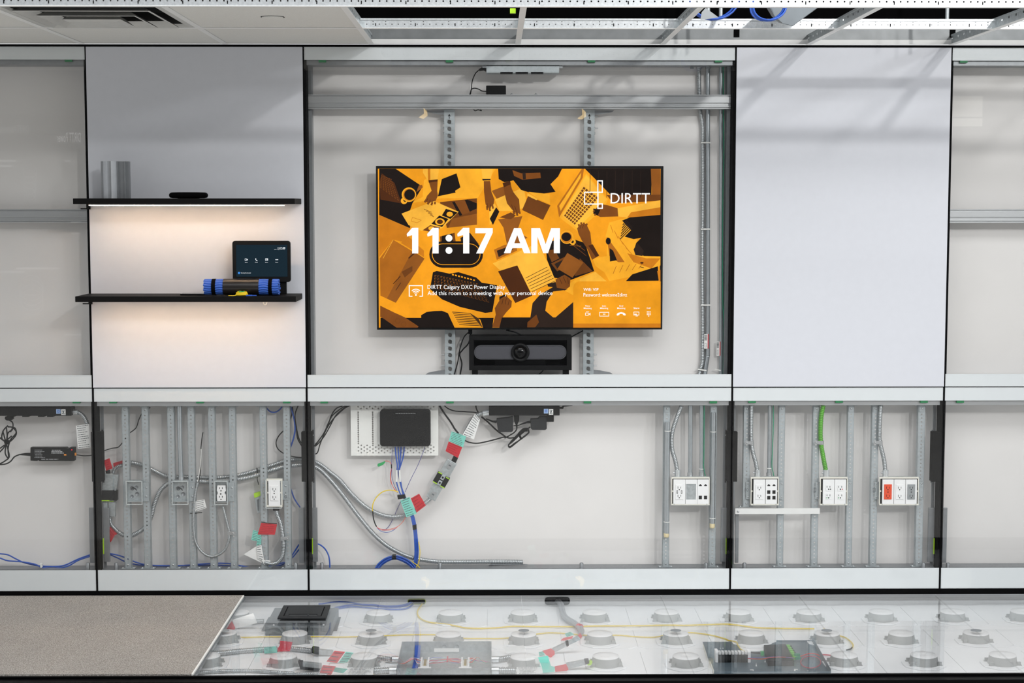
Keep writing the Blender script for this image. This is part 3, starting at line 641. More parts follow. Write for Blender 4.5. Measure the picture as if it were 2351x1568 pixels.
A('E', [(2090,640),(2060,690),(2075,735),(2130,742),(2140,700)]); A('K', disc(2125,795,14,10,8)); ln('K', 2110,826,2140,834,5)
for k_ in range(5): ln('E', 640-3*k_, 1205+18*k_, 662+2*k_, 1222+18*k_, 8)
A('M', [(1380,700),(1440,690),(1480,760),(1420,790)]); ln('M',1600,640,1680,700,5); ln('M',1590,660,1690,740,4); ln('G',1560,660,1650,665,3)
A('L', [(1850,170),(1900,150),(1905,170),(1860,190)]) if False else None
for k_ in range(7): ln('E', 1720+66*k_, 75, 1718+66*k_, 285, 4)
A('D', [(80,1225),(965,1225),(955,1302),(80,1302)]); A('D', [(1030,1222),(1590,1222),(1590,1302),(1010,1302)])
A('S', [(78,1130),(180,1180),(272,1222),(392,1302),(205,1302),(100,1228),(78,1220)]); A('M', disc(215,1250,22,6)); A('S', disc(215,1250,18,6)); A('M', disc(262,1275,22,6)); A('S', disc(262,1275,18,6))
A('D', [(398,1205),(440,1180),(500,1172),(560,1170),(640,1200),(655,1302),(372,1302),(400,1250)])
A('Q', [(600,1172),(700,1165),(800,1195),(862,1240),(882,1302),(660,1302)])
for k in range(8): ln('E', 640+8*k, 1180+14*k, 780+12*k, 1190+14*k, 5); ln('E', 780+12*k, 1190+14*k, 850+4*k, 1235+9*k, 5)
A('S', [(1450,925),(1520,888),(1567,918),(1562,980),(1522,1012),(1455,992)]); ln('K',1480,915,1500,960,4); ln('K',1510,905,1530,950,4); ln('K',1545,910,1550,960,4)
A('E', [(1430,985),(1545,1005),(1430,1020),(1380,1100),(1370,1170),(1440,1230),(1590,1100),(1590,1300),(1240,1300),(1270,1110),(1330,1042)])
A('M', [(1230,1260),(1300,1200),(1320,1260),(1290,1300),(1228,1300)]); A('E', [(1386,960),(1450,945),(1460,990),(1390,980)])
A('O', [(2245,860),(2270,850),(2270,940),(2258,940)])
# network panel, lower right of the picture
lay[0] += 1
A('Q', [(1588,1302),(1588,990)] + [(1638-50*math.cos(a_), 990-50*math.sin(a_)) for a_ in (math.pi/2*k/6 for k in range(1,7))] + [(2272,940),(2272,1302)])
A('O', [(1588,1270),(2272,1270),(2272,1302),(1588,1302)])
obj('screen_picture', pic, CM, s, kind='stuff')
TW = CM[KEYS.index('W')]; ty2 = TY-.0008-.00004*(lay[0]+6)
for s_, x0, y0, x1, y1, bo in (('DIRTT',1880,250,2188,330,0), ('DIRTT Calgary DXC Power Display',448,968,1055,1010,.004), ('Add this room to a meeting with your personal device',448,1016,1425,1058,.004), ('Wifi: VIP',1668,992,1786,1016,.004), ('Password: welcome2dirtt',1668,1031,2010,1059,.004),
    ('New\nMeeting',1670,1126,1733,1160,.004), ('Join\nMeeting',1798,1126,1862,1160,.004), ('End\nMeeting',1932,1126,1996,1160,.004), ('Share',2060,1142,2105,1156,.004), ('Call',2163,1142,2192,1155,.004)):
    ztext(TV, 'screen_text', s_, x0, y0, x1, y1, ty2, TW, s, bo)
clock = [[(285,570),(328,521),(376,521),(376,722),(328,722),(328,578),(289,590)], [(445,570),(487,521),(535,521),(535,722),(487,722),(487,578),(449,590)], disc(616,602,27), disc(616,698,27), [(680,570),(727,521),(775,521),(775,722),(727,722),(727,578),(684,590)], [(822,523),(958,523),(958,560),(882,722),(828,722),(906,564),(822,564)],
    [(1045,720),(1125,523),(1178,523),(1255,720),(1203,720),(1187,680),(1112,680),(1096,720)], [(1260,720),(1260,523),(1328,523),(1372,648),(1416,523),(1484,523),(1484,720),(1436,720),(1436,588),(1391,720),(1353,720),(1308,588),(1308,720)]]
for q in clock: obj('clock_digit', flat(TV, MB(), q, ty2), TW, s)
obj('clock_digit', flat(TV, MB(), [(1127,642),(1150,578),(1173,642)], ty2-.0001), CM[KEYS.index('B')], s)
m = MB()
frame_r(TV, m, 1776, 150, 1820, 248, 9, ty2); frame_r(TV, m, 1672, 239, 1786, 340, 9, ty2-.00003); zr(TV, m, 1776, 240, 1786, 372, ty2-.00006); frame_r(TV, m, 1776, 330, 1820, 373, 9, ty2-.00009)
obj('screen_emblem', m, TW, s, kind='stuff')
m = MB()
zr(TV, m, 302, 970, 412, 977, ty2); zr(TV, m, 302, 977, 309, 1060, ty2); zr(TV, m, 405, 977, 412, 1060, ty2); zr(TV, m, 309, 1053, 330, 1060, ty2); zr(TV, m, 385, 1053, 405, 1060, ty2)
for R_ in (46, 32, 18):
    o_ = [(357+R_*math.sin(a_), 1044-R_*math.cos(a_)) for a_ in (math.radians(-48+8*k) for k in range(13))]; i_ = [(357+(R_-7)*math.sin(a_), 1044-(R_-7)*math.cos(a_)) for a_ in (math.radians(-48+8*k) for k in range(13))]
    flat(TV, m, o_ + i_[::-1], ty2)
flat(TV, m, disc(357,1046,7,12), ty2)
frame_r(TV, m, 1682, 1185, 1708, 1208, 4, ty2); flat(TV, m, [(1709,1196),(1722,1185),(1722,1208)], ty2); zr(TV, m, 1688,1176,1712,1179, ty2)
frame_r(TV, m, 1793, 1180, 1868, 1214, 4, ty2); zr(TV, m, 1820, 1194, 1840, 1199, ty2)
flat(TV, m, [(1930,1208),(1928,1196),(1940,1186),(1963,1181),(1986,1186),(1998,1196),(1996,1208),(1978,1204),(1975,1194),(1951,1194),(1948,1204)], ty2)
frame_r(TV, m, 2060, 1178, 2104, 1206, 4, ty2); zr(TV, m, 2066,1194,2086,1200, ty2); zr(TV,m,2076,1209,2094,1213,ty2)
for i in range(3):
    for j in range(4):
        if j < 3 or i == 1: zr(TV, m, 2164+11*i, 1175+11*j, 2171+11*i, 1182+11*j, ty2)
obj('screen_icons', m, TW, s, kind='stuff')
# ------------------------------------------------------------------ mounting rails
def mrail(x0, x1, side, label):
    t = thing('mount_rail', label, 'mounting rail', 'mounting rails behind the television')
    y = .093; za, zb_ = zat(252, y), zat(866, y); xa, xb = P(x0,560,y).x, P(x1,560,y).x; n = 78
    obj('perforated_face', MB().perf((xa, y, zb_), (xb-xa,0,0), (0,0,za-zb_), 1, n, lambda i, j: j % 2 == 0 and j < n-3, .62), STUD, t)
    xs = xa if side < 0 else xb
    obj('side_flange', MB().box(xa-.001, xa, y, y+.028, zb_, za).box(xb, xb+.001, y, y+.028, zb_, za), STUD, t)
    ar = MB(); cx_ = (xa+xb)/2; zz = za-.02
    ar.prism([(cx_-.0012,y-.0006,zz-.018),(cx_+.0012,y-.0006,zz-.018),(cx_+.0012,y-.0006,zz),(cx_-.0012,y-.0006,zz)], (0,.0005,0)).prism([(cx_-.006,y-.0006,zz-.008),(cx_,y-.0006,zz+.002),(cx_+.006,y-.0006,zz-.008),(cx_+.004,y-.0006,zz-.009),(cx_,y-.0006,zz-.002),(cx_-.004,y-.0006,zz-.009)], (0,.0005,0))
    obj('arrow_mark', ar, BLACKM, t)
    for pz, long in ((268, 1), (294, 1), (815, 1), (840, 1), (281, 0), (306, 0), (828, 0), (853, 0)):
        z = zat(pz, y); L = .016 if long else .005
        obj('bolt', MB().cyl((xs, y+.012, z), (xs+side*L, y+.012, z), .0026, n=8).cyl((xs, y+.012, z), (xs+side*.004, y+.012, z), .005, n=6, sm=False), ALU, t)
    for zz, up in ((za-.002, 1), (zb_+.012, -1)):
        q = [(xs, y+.002, zz), (xs+side*.085, y+.002, zz), (xs+side*.075, y+.002, zz-up*.008), (xs+side*.03, y+.002, zz-up*.017), (xs, y+.002, zz-up*.02)]
        obj('gusset', MB().prism(q, (0,.003,0)), ALUD, t)
    return t
mrail(1021, 1044, -1, 'left perforated metal rail holding the television on the wall')
mrail(1340.5, 1363.5, 1, 'right perforated metal rail holding the television on the wall')
# ------------------------------------------------------------------ video bar in its black box below the television
obj('post_label', zbox(MB(), SH, 1474, 1006, 1491, 1266, .074, .0746), PAPER, wall, label='narrow white printed label on the post'); obj('post_label_print', lines(MB(), *wp(SH, [(1491,1010),(1491,1262),(1475,1262),(1475,1010)], .074), 3, Vector((0,-.0006,0)), .45), INK, wall, kind='stuff')
t = thing('equipment_box', 'open black metal box below the television holding the video bar', 'box')
y0, y1 = .022, .11
m = MB(); zbox(m, VB, 308, 100, 342, 350, y0, y1); zbox(m, VB, 1022, 100, 1057, 350, y0, y1); zbox(m, VB, 342, 100, 1022, 130, y0, y1); zbox(m, VB, 342, 322, 1022, 350, y0, y1); zbox(m, VB, 342, 130, 1022, 322, y1-.006, y1)
obj('shell', m, BLACK, t)
obj('leg', zbox(MB(), VB, 330, 350, 372, 470, y0+.01, y0+.04), BLACK, t); obj('leg', zbox(MB(), VB, 992, 350, 1036, 470, y0+.01, y0+.04), BLACK, t)
obj('tray_lip', zbox(MB(), VB, 342, 316, 1022, 322, y0, y0+.02), mat('black_satin', (26,26,28), .35, .2, spec=.3), t)
t = thing('video_bar', 'dark grey conference camera bar with a round lens in the black box', 'camera')
yv = .030; a, b = P(*VB(345,270), yv), P(*VB(1018,167), yv)
zb0 = P(*VB(500,316), y0).z
obj('grille', MB().prism(rrect(a.x+.004, b.x-.004, a.z+.004, b.z-.004, (b.z-a.z)/2-.005, yv-.001, 8), (0,.03,0)), mat('speaker_mesh', (74,74,80), .8, var=.25, scale=900, bump=.4), t)
o_ = rrect(a.x, b.x, a.z, b.z, (b.z-a.z)/2-.001, yv-.002, 8); i_ = rrect(a.x+.003, b.x-.003, a.z+.003, b.z-.003, (b.z-a.z)/2-.004, yv-.002, 8)
n = len(o_); mm = MB().add(o_+i_+[p+Vector((0,.02,0)) for p in o_], [(k, (k+1)%n, (k+1)%n+n, k+n) for k in range(n)] + [(k, k+2*n, (k+1)%n+2*n, (k+1)%n) for k in range(n)])
obj('rim', mm, mat('grey_rim', (98,99,104), .35, .4), t)
c = P(*VB(681,219), yv); rr = (P(*VB(750,219), yv).x - P(*VB(613,219), yv).x)/2
obj('lens_barrel', MB().lathe((c.x, yv-.002, c.z), [(rr,.02),(rr,-.006),(rr*.93,-.010),(rr*.72,-.008),(rr*.68,-.002)], 40, axis=(0,-1,0)) if False else MB().lathe((c.x, yv, c.z), [(rr*.95,.02),(rr,.0),(rr*.97,-.010),(rr*.74,-.010),(rr*.70,-.004),(0.001,-.004)], 40, axis=(0,1,0)), BLACK, t)
obj('lens', MB().lathe((c.x, yv-.004, c.z), [(rr*.66,-.001),(rr*.60,-.006),(rr*.40,-.011),(rr*.18,-.0135),(.0005,-.014)], 32, axis=(0,1,0)), BLKGL, t)
obj('lens_ring', MB().lathe((c.x, yv-.015, c.z), [(rr*.30,0),(rr*.28,-.001),(rr*.24,-.001),(rr*.23,0)], 24, axis=(0,1,0), caps=False), DGREY, t)
obj('foot', MB().box(a.x+.09, b.x-.09, yv+.002, yv+.05, zb0+.0005, a.z+.006), BLACKM, t)
# cords around the box
def cord(name, frame, pts, y, r, m, label, cat='cord', n=7): return obj(name, MB().tube(smooth(wp(frame, pts, y), 8), r, n), m, label=label, cat=cat)
cord('hanging_cord', VB, [(318,60),(270,110),(240,200),(225,290),(200,385),(196,420)], .085, .0024, CORD, 'black cord falling from the television, left of two beside the box')
cord('hanging_cord', VB, [(322,75),(305,150),(262,200),(240,235),(255,300),(245,370),(238,420)], .075, .003, CORD, 'thicker wavy black cord beside the black box under the television')
cord('video_cable', VB, [(590,60),(640,72),(700,95),(760,115)], .07, .0026, CORD, 'short black cable running from the television down into the black box')
cord('video_cable', VB, [(1170,40),(1130,66),(1080,92),(1045,112)], .12, .0026, CORD, 'thin black cable leaving the television above the right end of the box')
cord('video_cable', VB, [(852,345),(835,365),(810,388),(805,420)], .07, .002, CORD, 'thin black cable hanging below the middle of the black box')
# ------------------------------------------------------------------ above the beam
t = thing('power_adapter', 'black power adapter lying on the upper aluminium beam', 'adapter')
zz = zat(217, .05)+.0004
a, b = P(*T1(1220,575), .06), P(*T1(1348,575), .06)
obj('brick', MB().box(a.x, b.x, .06, .095, zz, P(*T1(1280,549), .06).z), BLACK, t, bevel=.003)
obj('cable', MB().tube(smooth(wp(T1, [(1222,588),(1195,585),(1170,572),(1145,567),(1126,575),(1118,600),(1112,612)], .075), 6), .0022, 6), CORD, t)
obj('cord', MB().cyl(P(*T1(1222,588), .075), P(*T1(1200,587), .075), .006, .003), BLACK, t) if False else None
t = thing('power_supply', 'grey metal power supply with three vents under the head rail', 'power supply')
m = zbox(MB(), T1, 1222, 423, 1690, 468, .03, .11)
obj('case', m, STUD, t, bevel=.001)
m = MB()
for x in (1312, 1410, 1508): frame_r(T1, m, x, 462, x+80, 476, 3, .0285); zbox(m, T1, x+4, 466, x+76, 472, .024, .03)
obj('vent', m, BLKGL, t)
obj('ear', zbox(MB(), T1, 1196, 420, 1222, 436, .03, .034), ALUD, t)
obj('ear', MB().box(P(*T1(1690,430),.03).x, P(*T1(1712,430),.03).x, .03, .034, P(*T1(1700,438),.03).z, P(*T1(1700,420),.03).z), ALUD, t)
t = thing('power_plug', 'black plug and cord hanging from the grey power supply', 'plug')
obj('plug_body', MB().prism(wp(T1, [(1224,430),(1205,426),(1172,444),(1174,456),(1206,452),(1222,460)], .035), (0,.02,0)), BLACK, t, bevel=.002)
obj('cord', MB().tube(smooth(wp(T1, [(1174,450),(1150,475),(1132,520),(1126,570),(1120,606),(1117,640)], .108), 6), .0022, 6), CORD, t)
cord('loop_cord', T1, [(1140,704),(1150,712),(1170,706),(1190,712),(1185,704)], .075, .002, CORD, 'tiny black cord loop peeping out below the upper beam')
for k, x in enumerate((1385, 1540)): 
    p = P(*T1(x,604), .07); obj('wing_nut', MB().lathe((p.x,.075,zz), [(.006,0),(.006,.003),(.003,.004),(.003,.007)], 10), ALU, label=('small wing nut on the upper beam just right of the adapter','small wing nut on the upper beam, farther from the adapter')[k], cat='nut')
# ------------------------------------------------------------------ conduits at the right of the television
yc = .119
t = thing('flexible_conduit', 'ribbed flexible steel conduit right of the television, leftmost of three', 'conduit', 'conduits right of the television')
obj('jacket', MB().corr(wp(T2, [(290,425),(290,500),(292,620),(296,700),(310,790),(312,900),(312,1300),(310,1550),(310,1800),(312,2000),(312,2240),(310,2300),(296,2350),(285,2400)], yc), .0098, n=10), FLEX, t)
obj('connector', MB().cyl(P(*T2(290,398), yc), P(*T2(290,436), yc), .012, n=12), ALU, t)
t = thing('steel_conduit', 'smooth steel conduit pipe with a red barcode label right of the television', 'conduit', 'conduits right of the television')
obj('pipe', MB().tube(smooth(wp(T2, [(346,405),(346,600),(346,1100),(346,1600),(346,2190),(344,2260),(332,2340),(322,2420)], .118), 6), .0092, 12), EMT, t)
obj('coupling', MB().cyl(P(*T2(346,398), .118), P(*T2(346,436), .118), .0115, n=12), ALU, t)
def sticker(frame, x0, y0, x1, y1, y, par):
    s_ = obj('barcode_label', zbox(MB(), frame, x0, y0, x1, y1, y, y+.0005), PAPER, par, label='white and red barcode label')
    m = MB(); mr = MB(); w_ = (x1-x0); h = (y1-y0)
    for k in range(9): zr(frame, m, x0+w_*.08, y0+h*(.05+.045*k), x0+w_*.62, y0+h*(.05+.045*k+.02+.012*(k%2)), y-.0004)
    frame_r(frame, m, x0+w_*.15, y0+h*.62, x0+w_*.5, y0+h*.9, w_*.05, y-.0004)
    zr(frame, mr, x0+w_*.76, y0, x1, y1, y-.0005)
    obj('barcode', m, INK, s_); obj('red_stripe', mr, RED, s_)
sticker(VB, 2022, 86, 2056, 192, .1075, t)
t = thing('steel_conduit', 'steel conduit pipe with a green wire along it, nearest the right white panel', 'conduit', 'conduits right of the television')
obj('pipe', MB().tube(wp(T2, [(430,410),(430,1000),(430,1600),(429,2420)], .118), .0092, 12), EMT, t)
obj('green_wire', MB().tube(smooth(wp(T2, [(444,420),(445,700),(447,1000),(442,1200),(440,1600),(441,1900),(447,2050),(445,2300),(443,2420)], .107), 6), .0022, 6), TGREEN, t, label='thin green wire')
sticker(VB, 2112, 140, 2142, 244, .1075, t)
for k, (x0, x1, y) in enumerate(((302,366,905),(302,360,1453),(302,362,1935))):
    obj('cable_tie', zbox(MB(), T2, x0, y-4, x1, y+4, .104, .107), TIE, label=f'white cable tie around the two left conduits, {("upper","middle","lower")[k]} of three', cat='cable tie')
for k, (x0, x1, y) in enumerate(((1975,2040,345),(2100,2146,345))):
    obj('cable_tie', MB().prism(wp(VB, [(x0,y-8),(x1,y+2),(x1,y+12),(x0,y+2)], .104), (0,.003,0)), TIE, label=('white cable tie slanting across two conduits just above the middle band','white cable tie on the green wire conduit just above the middle band')[k], cat='cable tie')
for k, x in enumerate((246, 346)): obj('pipe_clip', zbox(MB(), T2, x-11, 397, x+11, 436, .06, .068), ALUD, label=('small grey clip beside the top of the flexible conduit','small grey clip over the top of the barcode conduit')[k], cat='clip')
# ================================================================== LOWER BAYS
SY = .052                                              # front of the zinc studs
STUDW = .026
def stud(px_top, px_bot, label, top=931, bot=1303, w=15, holes=True, group='zinc studs behind the lower glass', y=SY):
    t = thing('metal_stud', label, 'stud', group)
    a, b = P(px_top, top, y), P(px_bot, bot, y); x = (a.x+b.x)/2; hw = w*.5*(6.9/FPX); z1, z0 = zat(top, y), zat(bot, y)
    n = max(6, round((z1-z0)/.0165))
    obj('perforated_face', MB().perf((x-hw*.55, y, z0), (hw*1.1,0,0), (0,0,z1-z0), 1, n, lambda i, j: 1 <= j < n-1, .22).add([(x-hw,y,z0),(x-hw*.55,y,z0),(x-hw*.55,y,z1),(x-hw,y,z1),(x+hw*.55,y,z0),(x+hw,y,z0),(x+hw,y,z1),(x+hw*.55,y,z1)], [(0,1,2,3),(4,5,6,7)]), STUD, t)
    for s in (-1, 1): obj('side_flange', MB().box(x+s*hw-.0006, x+s*hw+.0006, y, y+.027, z0, z1), STUD, t)
    for z, d in ((z1, -1), (z0, 1)):
        e = obj('end_tab', MB().box(x-hw-.016, x+hw+.016, y-.004, y+.03, z-.0012, z+.0012).box(x-hw*.8, x+hw*.8, y-.0022, y-.0006, z+d*.002, z+d*.03), STUD, t)
        m = MB()
        for zz, xx in ((z+d*.016, x),): m.lathe((xx, y-.002, zz), [(.0042,0),(.0042,-.0012),(.0025,-.0026),(.0004,-.0026)], 10, axis=(0,1,0))
        obj('screw', m, ALU, e)
        for sx in (-1, 1): obj('screw', MB().lathe((x+sx*(hw+.010), y+.006, z), [(.0035,-.0016),(.0035,d*.0035),(.001,d*.0045)] if d > 0 else [(.0035,.0016),(.0035,-.0035),(.001,-.0045)], 8), ALU, e)
    return t
ordn = ('first','second','third','fourth','fifth','sixth','seventh','eighth','ninth')
def zs_(frame, u): return frame(u, 0)[0]
for k, (a, b) in enumerate(((959,977),(1109,1131),(1306,1325),(1461,1480))): stud(zs_(ZA,a), zs_(ZA,b), f'perforated zinc stud under the shelf panel, {ordn[k]} of eight from the left')
for k, (a, b) in enumerate(((283,303),(441,460),(676,694),(859,872))): stud(zs_(ZB,a), zs_(ZB,b), f'perforated zinc stud under the shelf panel, {ordn[k+4]} of eight from the left')
stud(zs_(ZD,171), zs_(ZD,161), 'zinc stud behind the left foam-tipped conduit at the three-gang socket box'); stud(zs_(ZD,531), zs_(ZD,515), 'zinc stud behind the right foam-tipped conduit at the three-gang socket box')
stud(zs_(ZD,787), zs_(ZD,776), 'short zinc stud left of the black-port socket box, standing on the white bar', bot=1165)
stud(zs_(ZD,1054), zs_(ZD,1035), 'zinc stud right of the socket box with black data ports', w=14)
stud(zs_(ZD,1318), zs_(ZD,1296), 'zinc stud left of the green conduit, marked 20')
stud(zs_(ZD,1584), zs_(ZD,1559), 'zinc stud right of the four-socket box under the green conduit', w=14)
stud(zs_(ZE,437), zs_(ZE,411), 'zinc stud left of the box with the orange socket, marked 20')
stud(zs_(ZE,790), zs_(ZE,763), 'wide zinc stud right of the box with the orange socket', w=16)
# white shelf bar across bay 4
t = thing('support_bar', 'white horizontal metal bar under the black-port socket box', 'bar')
obj('bar', zbox(MB(), ZD, 693, 925, 1342, 968, .030, .040), TEE, t, bevel=.001)
p = P(*ZD(716,949), .03); obj('screw', MB().lathe((p.x,.03,p.z), [(.005,0),(.005,-.0015),(.003,-.003),(.0005,-.003)], 12, axis=(0,1,0)), ALU, t)
# ------------------------------------------------------------------ wiring boxes
SLOT = BLACKM
def face(frame, mb, x0, y0, x1, y1, y, kind):
    w, h = x1-x0, y1-y0; cx_ = (x0+x1)/2
    def sock(cy, s=1, dx=0):
        zr(frame, mb, cx_-w*.17+dx, cy-h*.10, cx_-w*.10+dx, cy+h*.03, y); zr(frame, mb, cx_+w*.10+dx, cy-h*.10, cx_+w*.17+dx, cy+h*.03, y)
        flat(frame, mb, disc(cx_+dx, cy+s*h*.12, w*.07, 10), y)
    return sock
def sockets(frame, par, x0, y0, x1, y1, y, m, mid=False):
    # duplex receptacle: raised body with slots on it
    b_ = obj('receptacle', zbox(MB(), frame, x0, y0, x1, y1, y-.003, y+.002), m, par, bevel=.0008)
    mb = MB(); w, h = x1-x0, y1-y0; cx_ = (x0+x1)/2; yy = y-.0034
    for cy in (y0+h*.22, y0+h*.76):
        for dx, dh in ((-.20, .075), (.16, .06)): zr(frame, mb, cx_+w*dx, cy-h*dh, cx_+w*(dx+.06), cy+h*dh, yy)
        flat(frame, mb, disc(cx_, cy+h*.13, w*.075, 10), yy)
    if mid: flat(frame, mb, disc(cx_, y0+h*.51, w*.08, 10), yy)
    obj('slots', mb, SLOT, b_, kind='stuff'); return b_
def wirebox(label, frame, x0, y0, x1, y1, gangs, yf=.022, tabs=True):
    # gang box with cream bezel: gangs = [(xa, xb, kind)]
    t = thing('socket_box', label, 'socket box', 'white socket boxes behind the lower glass')
    obj('back_box', zbox(MB(), frame, x0+6, y0-4, x1-6, y1+4, yf+.012, .0505), GALV, t)
    h = y1-y0; gw0, gw1 = gangs[0][0], gangs[-1][1]
    m = MB()
    zbox(m, frame, x0, y0, x1, y0+h*.055, yf, yf+.010); zbox(m, frame, x0, y1-h*.045, x1, y1, yf, yf+.010)
    zbox(m, frame, x0, y0+h*.055, x0+6, y1-h*.045, yf, yf+.010); zbox(m, frame, x1-6, y0+h*.055, x1, y1-h*.045, yf, yf+.010)
    obj('bezel', m, CREAM, t)
    m = MB(); zbox(m, frame, x0+6, y0+h*.05, x1-6, y1-h*.05, yf+.006, yf+.0118); obj('dark_gap', m, BLACKM, t)
    m = MB()
    for s in (x0+6, x1-14):
        for v in (.5,): zbox(m, frame, s, y0+h*(v-.02), s+8, y0+h*(v+.02), yf+.001, yf+.006)
    obj('bridge', m, CREAM, t)
    m = MB()
    for xx in (x0+h*.1, x1-h*.1):
        for yy in (y0+h*.05, y1-h*.04): m.lathe(P(*frame(xx, yy), yf-.0002), [(.0022,0),(.0022,-.0008),(.0004,-.0012)], 8, axis=(0,1,0))
    obj('screws', m, ALU, t, kind='stuff')
    for xa, xb, kind in gangs:
        ya, yb_ = y0+h*.085, y1-h*.035; y = yf-.001; w = xb-xa; cx_ = (xa+xb)/2; cy = (ya+yb_)/2
        if kind == 'blank_hole':
            m = MB(); zbox(m, frame, xa, ya, xb, ya+h*.155, y, y+.006); zbox(m, frame, xa, yb_-h*.16, xb, yb_, y, y+.006); zbox(m, frame, xa, ya+h*.155, xa+4, yb_-h*.16, y, y+.006); zbox(m, frame, xb-8, ya+h*.155, xb, yb_-h*.16, y, y+.006)
            g = obj('face_plate', m, PLATE, t); obj('metal_back', zbox(MB(), frame, xa+4, ya+h*.155, xb-8, yb_-h*.16, y+.0045, y+.006), GALV, g); continue
        g = obj('face_plate', zbox(MB(), frame, xa+1, ya, xb-1, yb_, y, y+.006), PLATE, t, bevel=.0006)
        if kind in ('white','orange','grey'): sockets(frame, g, cx_-29, cy-57, cx_+29, cy+58, y, {'white':PLATE,'orange':ORANGE,'grey':GREYS}[kind], kind != 'white')
        elif kind == 'usb':
            b_ = sockets(frame, g, cx_-30, cy-58, cx_+30, cy+58, y, PLATE); m = MB()
            for dx in (-20, 14): frame_r(frame, m, cx_+dx-1, cy-11, cx_+dx+9, cy+13, 3, y-.0036)
            obj('usb_ports', m, SLOT, b_, kind='stuff')
        elif kind.startswith('data'):
            m = MB(); mw = MB()
            for dx in (-20, 20):
                flat(frame, m, [(cx_+dx-11,ya+50),(cx_+dx-11,ya+42),(cx_+dx-5,ya+42),(cx_+dx-5,ya+36),(cx_+dx+5,ya+36),(cx_+dx+5,ya+42),(cx_+dx+11,ya+42),(cx_+dx+11,ya+50)], y-.0003)
                for k, dy in enumerate((97, 140) if kind == 'data6' else (138,)): zr(frame, m if not (kind == 'data6' and k == 0 and dx < 0) else m, cx_+dx-13, ya+dy-14, cx_+dx+12, ya+dy+13, y-.0003)
            obj('data_ports', m, SLOT, g, kind='stuff')
        elif kind.startswith('quad'):
            for k, cy2 in enumerate((cy-31, cy+35)):
                r_ = obj('receptacle', MB().prism([P(*frame(u,v), y-.003) for u, v in [(cx_-24+4*(i in (0,5)),0) for i in ()]] or wp(frame, [(cx_-22,cy2-20),(cx_-14,cy2-25),(cx_+14,cy2-25),(cx_+22,cy2-20),(cx_+24,cy2),(cx_+18,cy2+24),(cx_-18,cy2+24),(cx_-24,cy2)], y-.002), (0,.0035,0)), PLATE, g)
                m = MB(); yy = y-.0024
                for dx in (-12, 11): zr(frame, m, cx_+dx-2, cy2-15, cx_+dx+2, cy2-1, yy)
                flat(frame, m, disc(cx_+1, cy2+11, 5, 10), yy)
                obj('slots', m, SLOT, r_, kind='stuff')
                col = {('quad_a',0):BLACKM, ('quad_a',1):GRNP, ('quad_b',0):PINK, ('quad_b',1):GRNP}[(kind,k)]
                xx = cx_+15 if k == 0 else cx_-13
                obj('indicator', flat(frame, MB(), disc(xx, cy2+11, 4.5, 10), yy), col, r_)
    if tabs:
        for s, xx in ((-1, x0), (1, x1)):
            a_, b_ = (xx-36, xx+2) if s < 0 else (xx-2, xx+30)
            e = obj('mounting_tab', zbox(MB(), frame, a_, y0+h*.17, b_, y0+h*.78, .044, .047), STUD, t)
            obj('screw', MB().lathe(P(*frame(xx+s*22, y0+h*.23), .044), [(.0035,0),(.0035,-.001),(.002,-.002),(.0003,-.002)], 8, axis=(0,1,0)).lathe(P(*frame(xx+s*22, y0+h*.71), .044), [(.0035,0),(.0035,-.001),(.002,-.002),(.0003,-.002)], 8, axis=(0,1,0)), ALU, e)
    return t
wirebox('three-gang socket box with usb ports and an open middle gang', ZD, 205, 685, 498, 900, [(219,312,'usb'),(313,401,'blank_hole'),(402,492,'data4')], tabs=False)
wirebox('two-gang socket box with six black data ports beside the seam', ZD, 813, 685, 1027, 900, [(833,924,'white'),(926,1016,'data6')])
wirebox('two-gang socket box with four sockets under the green conduit', ZD, 1343, 685, 1554, 900, [(1364,1453,'quad_a'),(1454,1543,'quad_b')])
wirebox('three-gang socket box with an orange, a white and a grey socket', ZE, 463, 685, 765, 900, [(485,574,'orange'),(575,663,'white'),(664,752,'grey')])
for frame, s_, x0, y0, x1, y1 in ((ZD,'20',1293,765,1316,802),(ZE,'28',412,770,436,800),(ZD,'10',768,770,794,795)):
    a_ = COL.objects
    tx = ztext(frame, 'pen_mark', s_, x0, y0, x1, y1, .0436, INK, [o for o in COL.objects if o.name.startswith('socket_box')][{'20':2,'28':3,'10':1}[s_]])
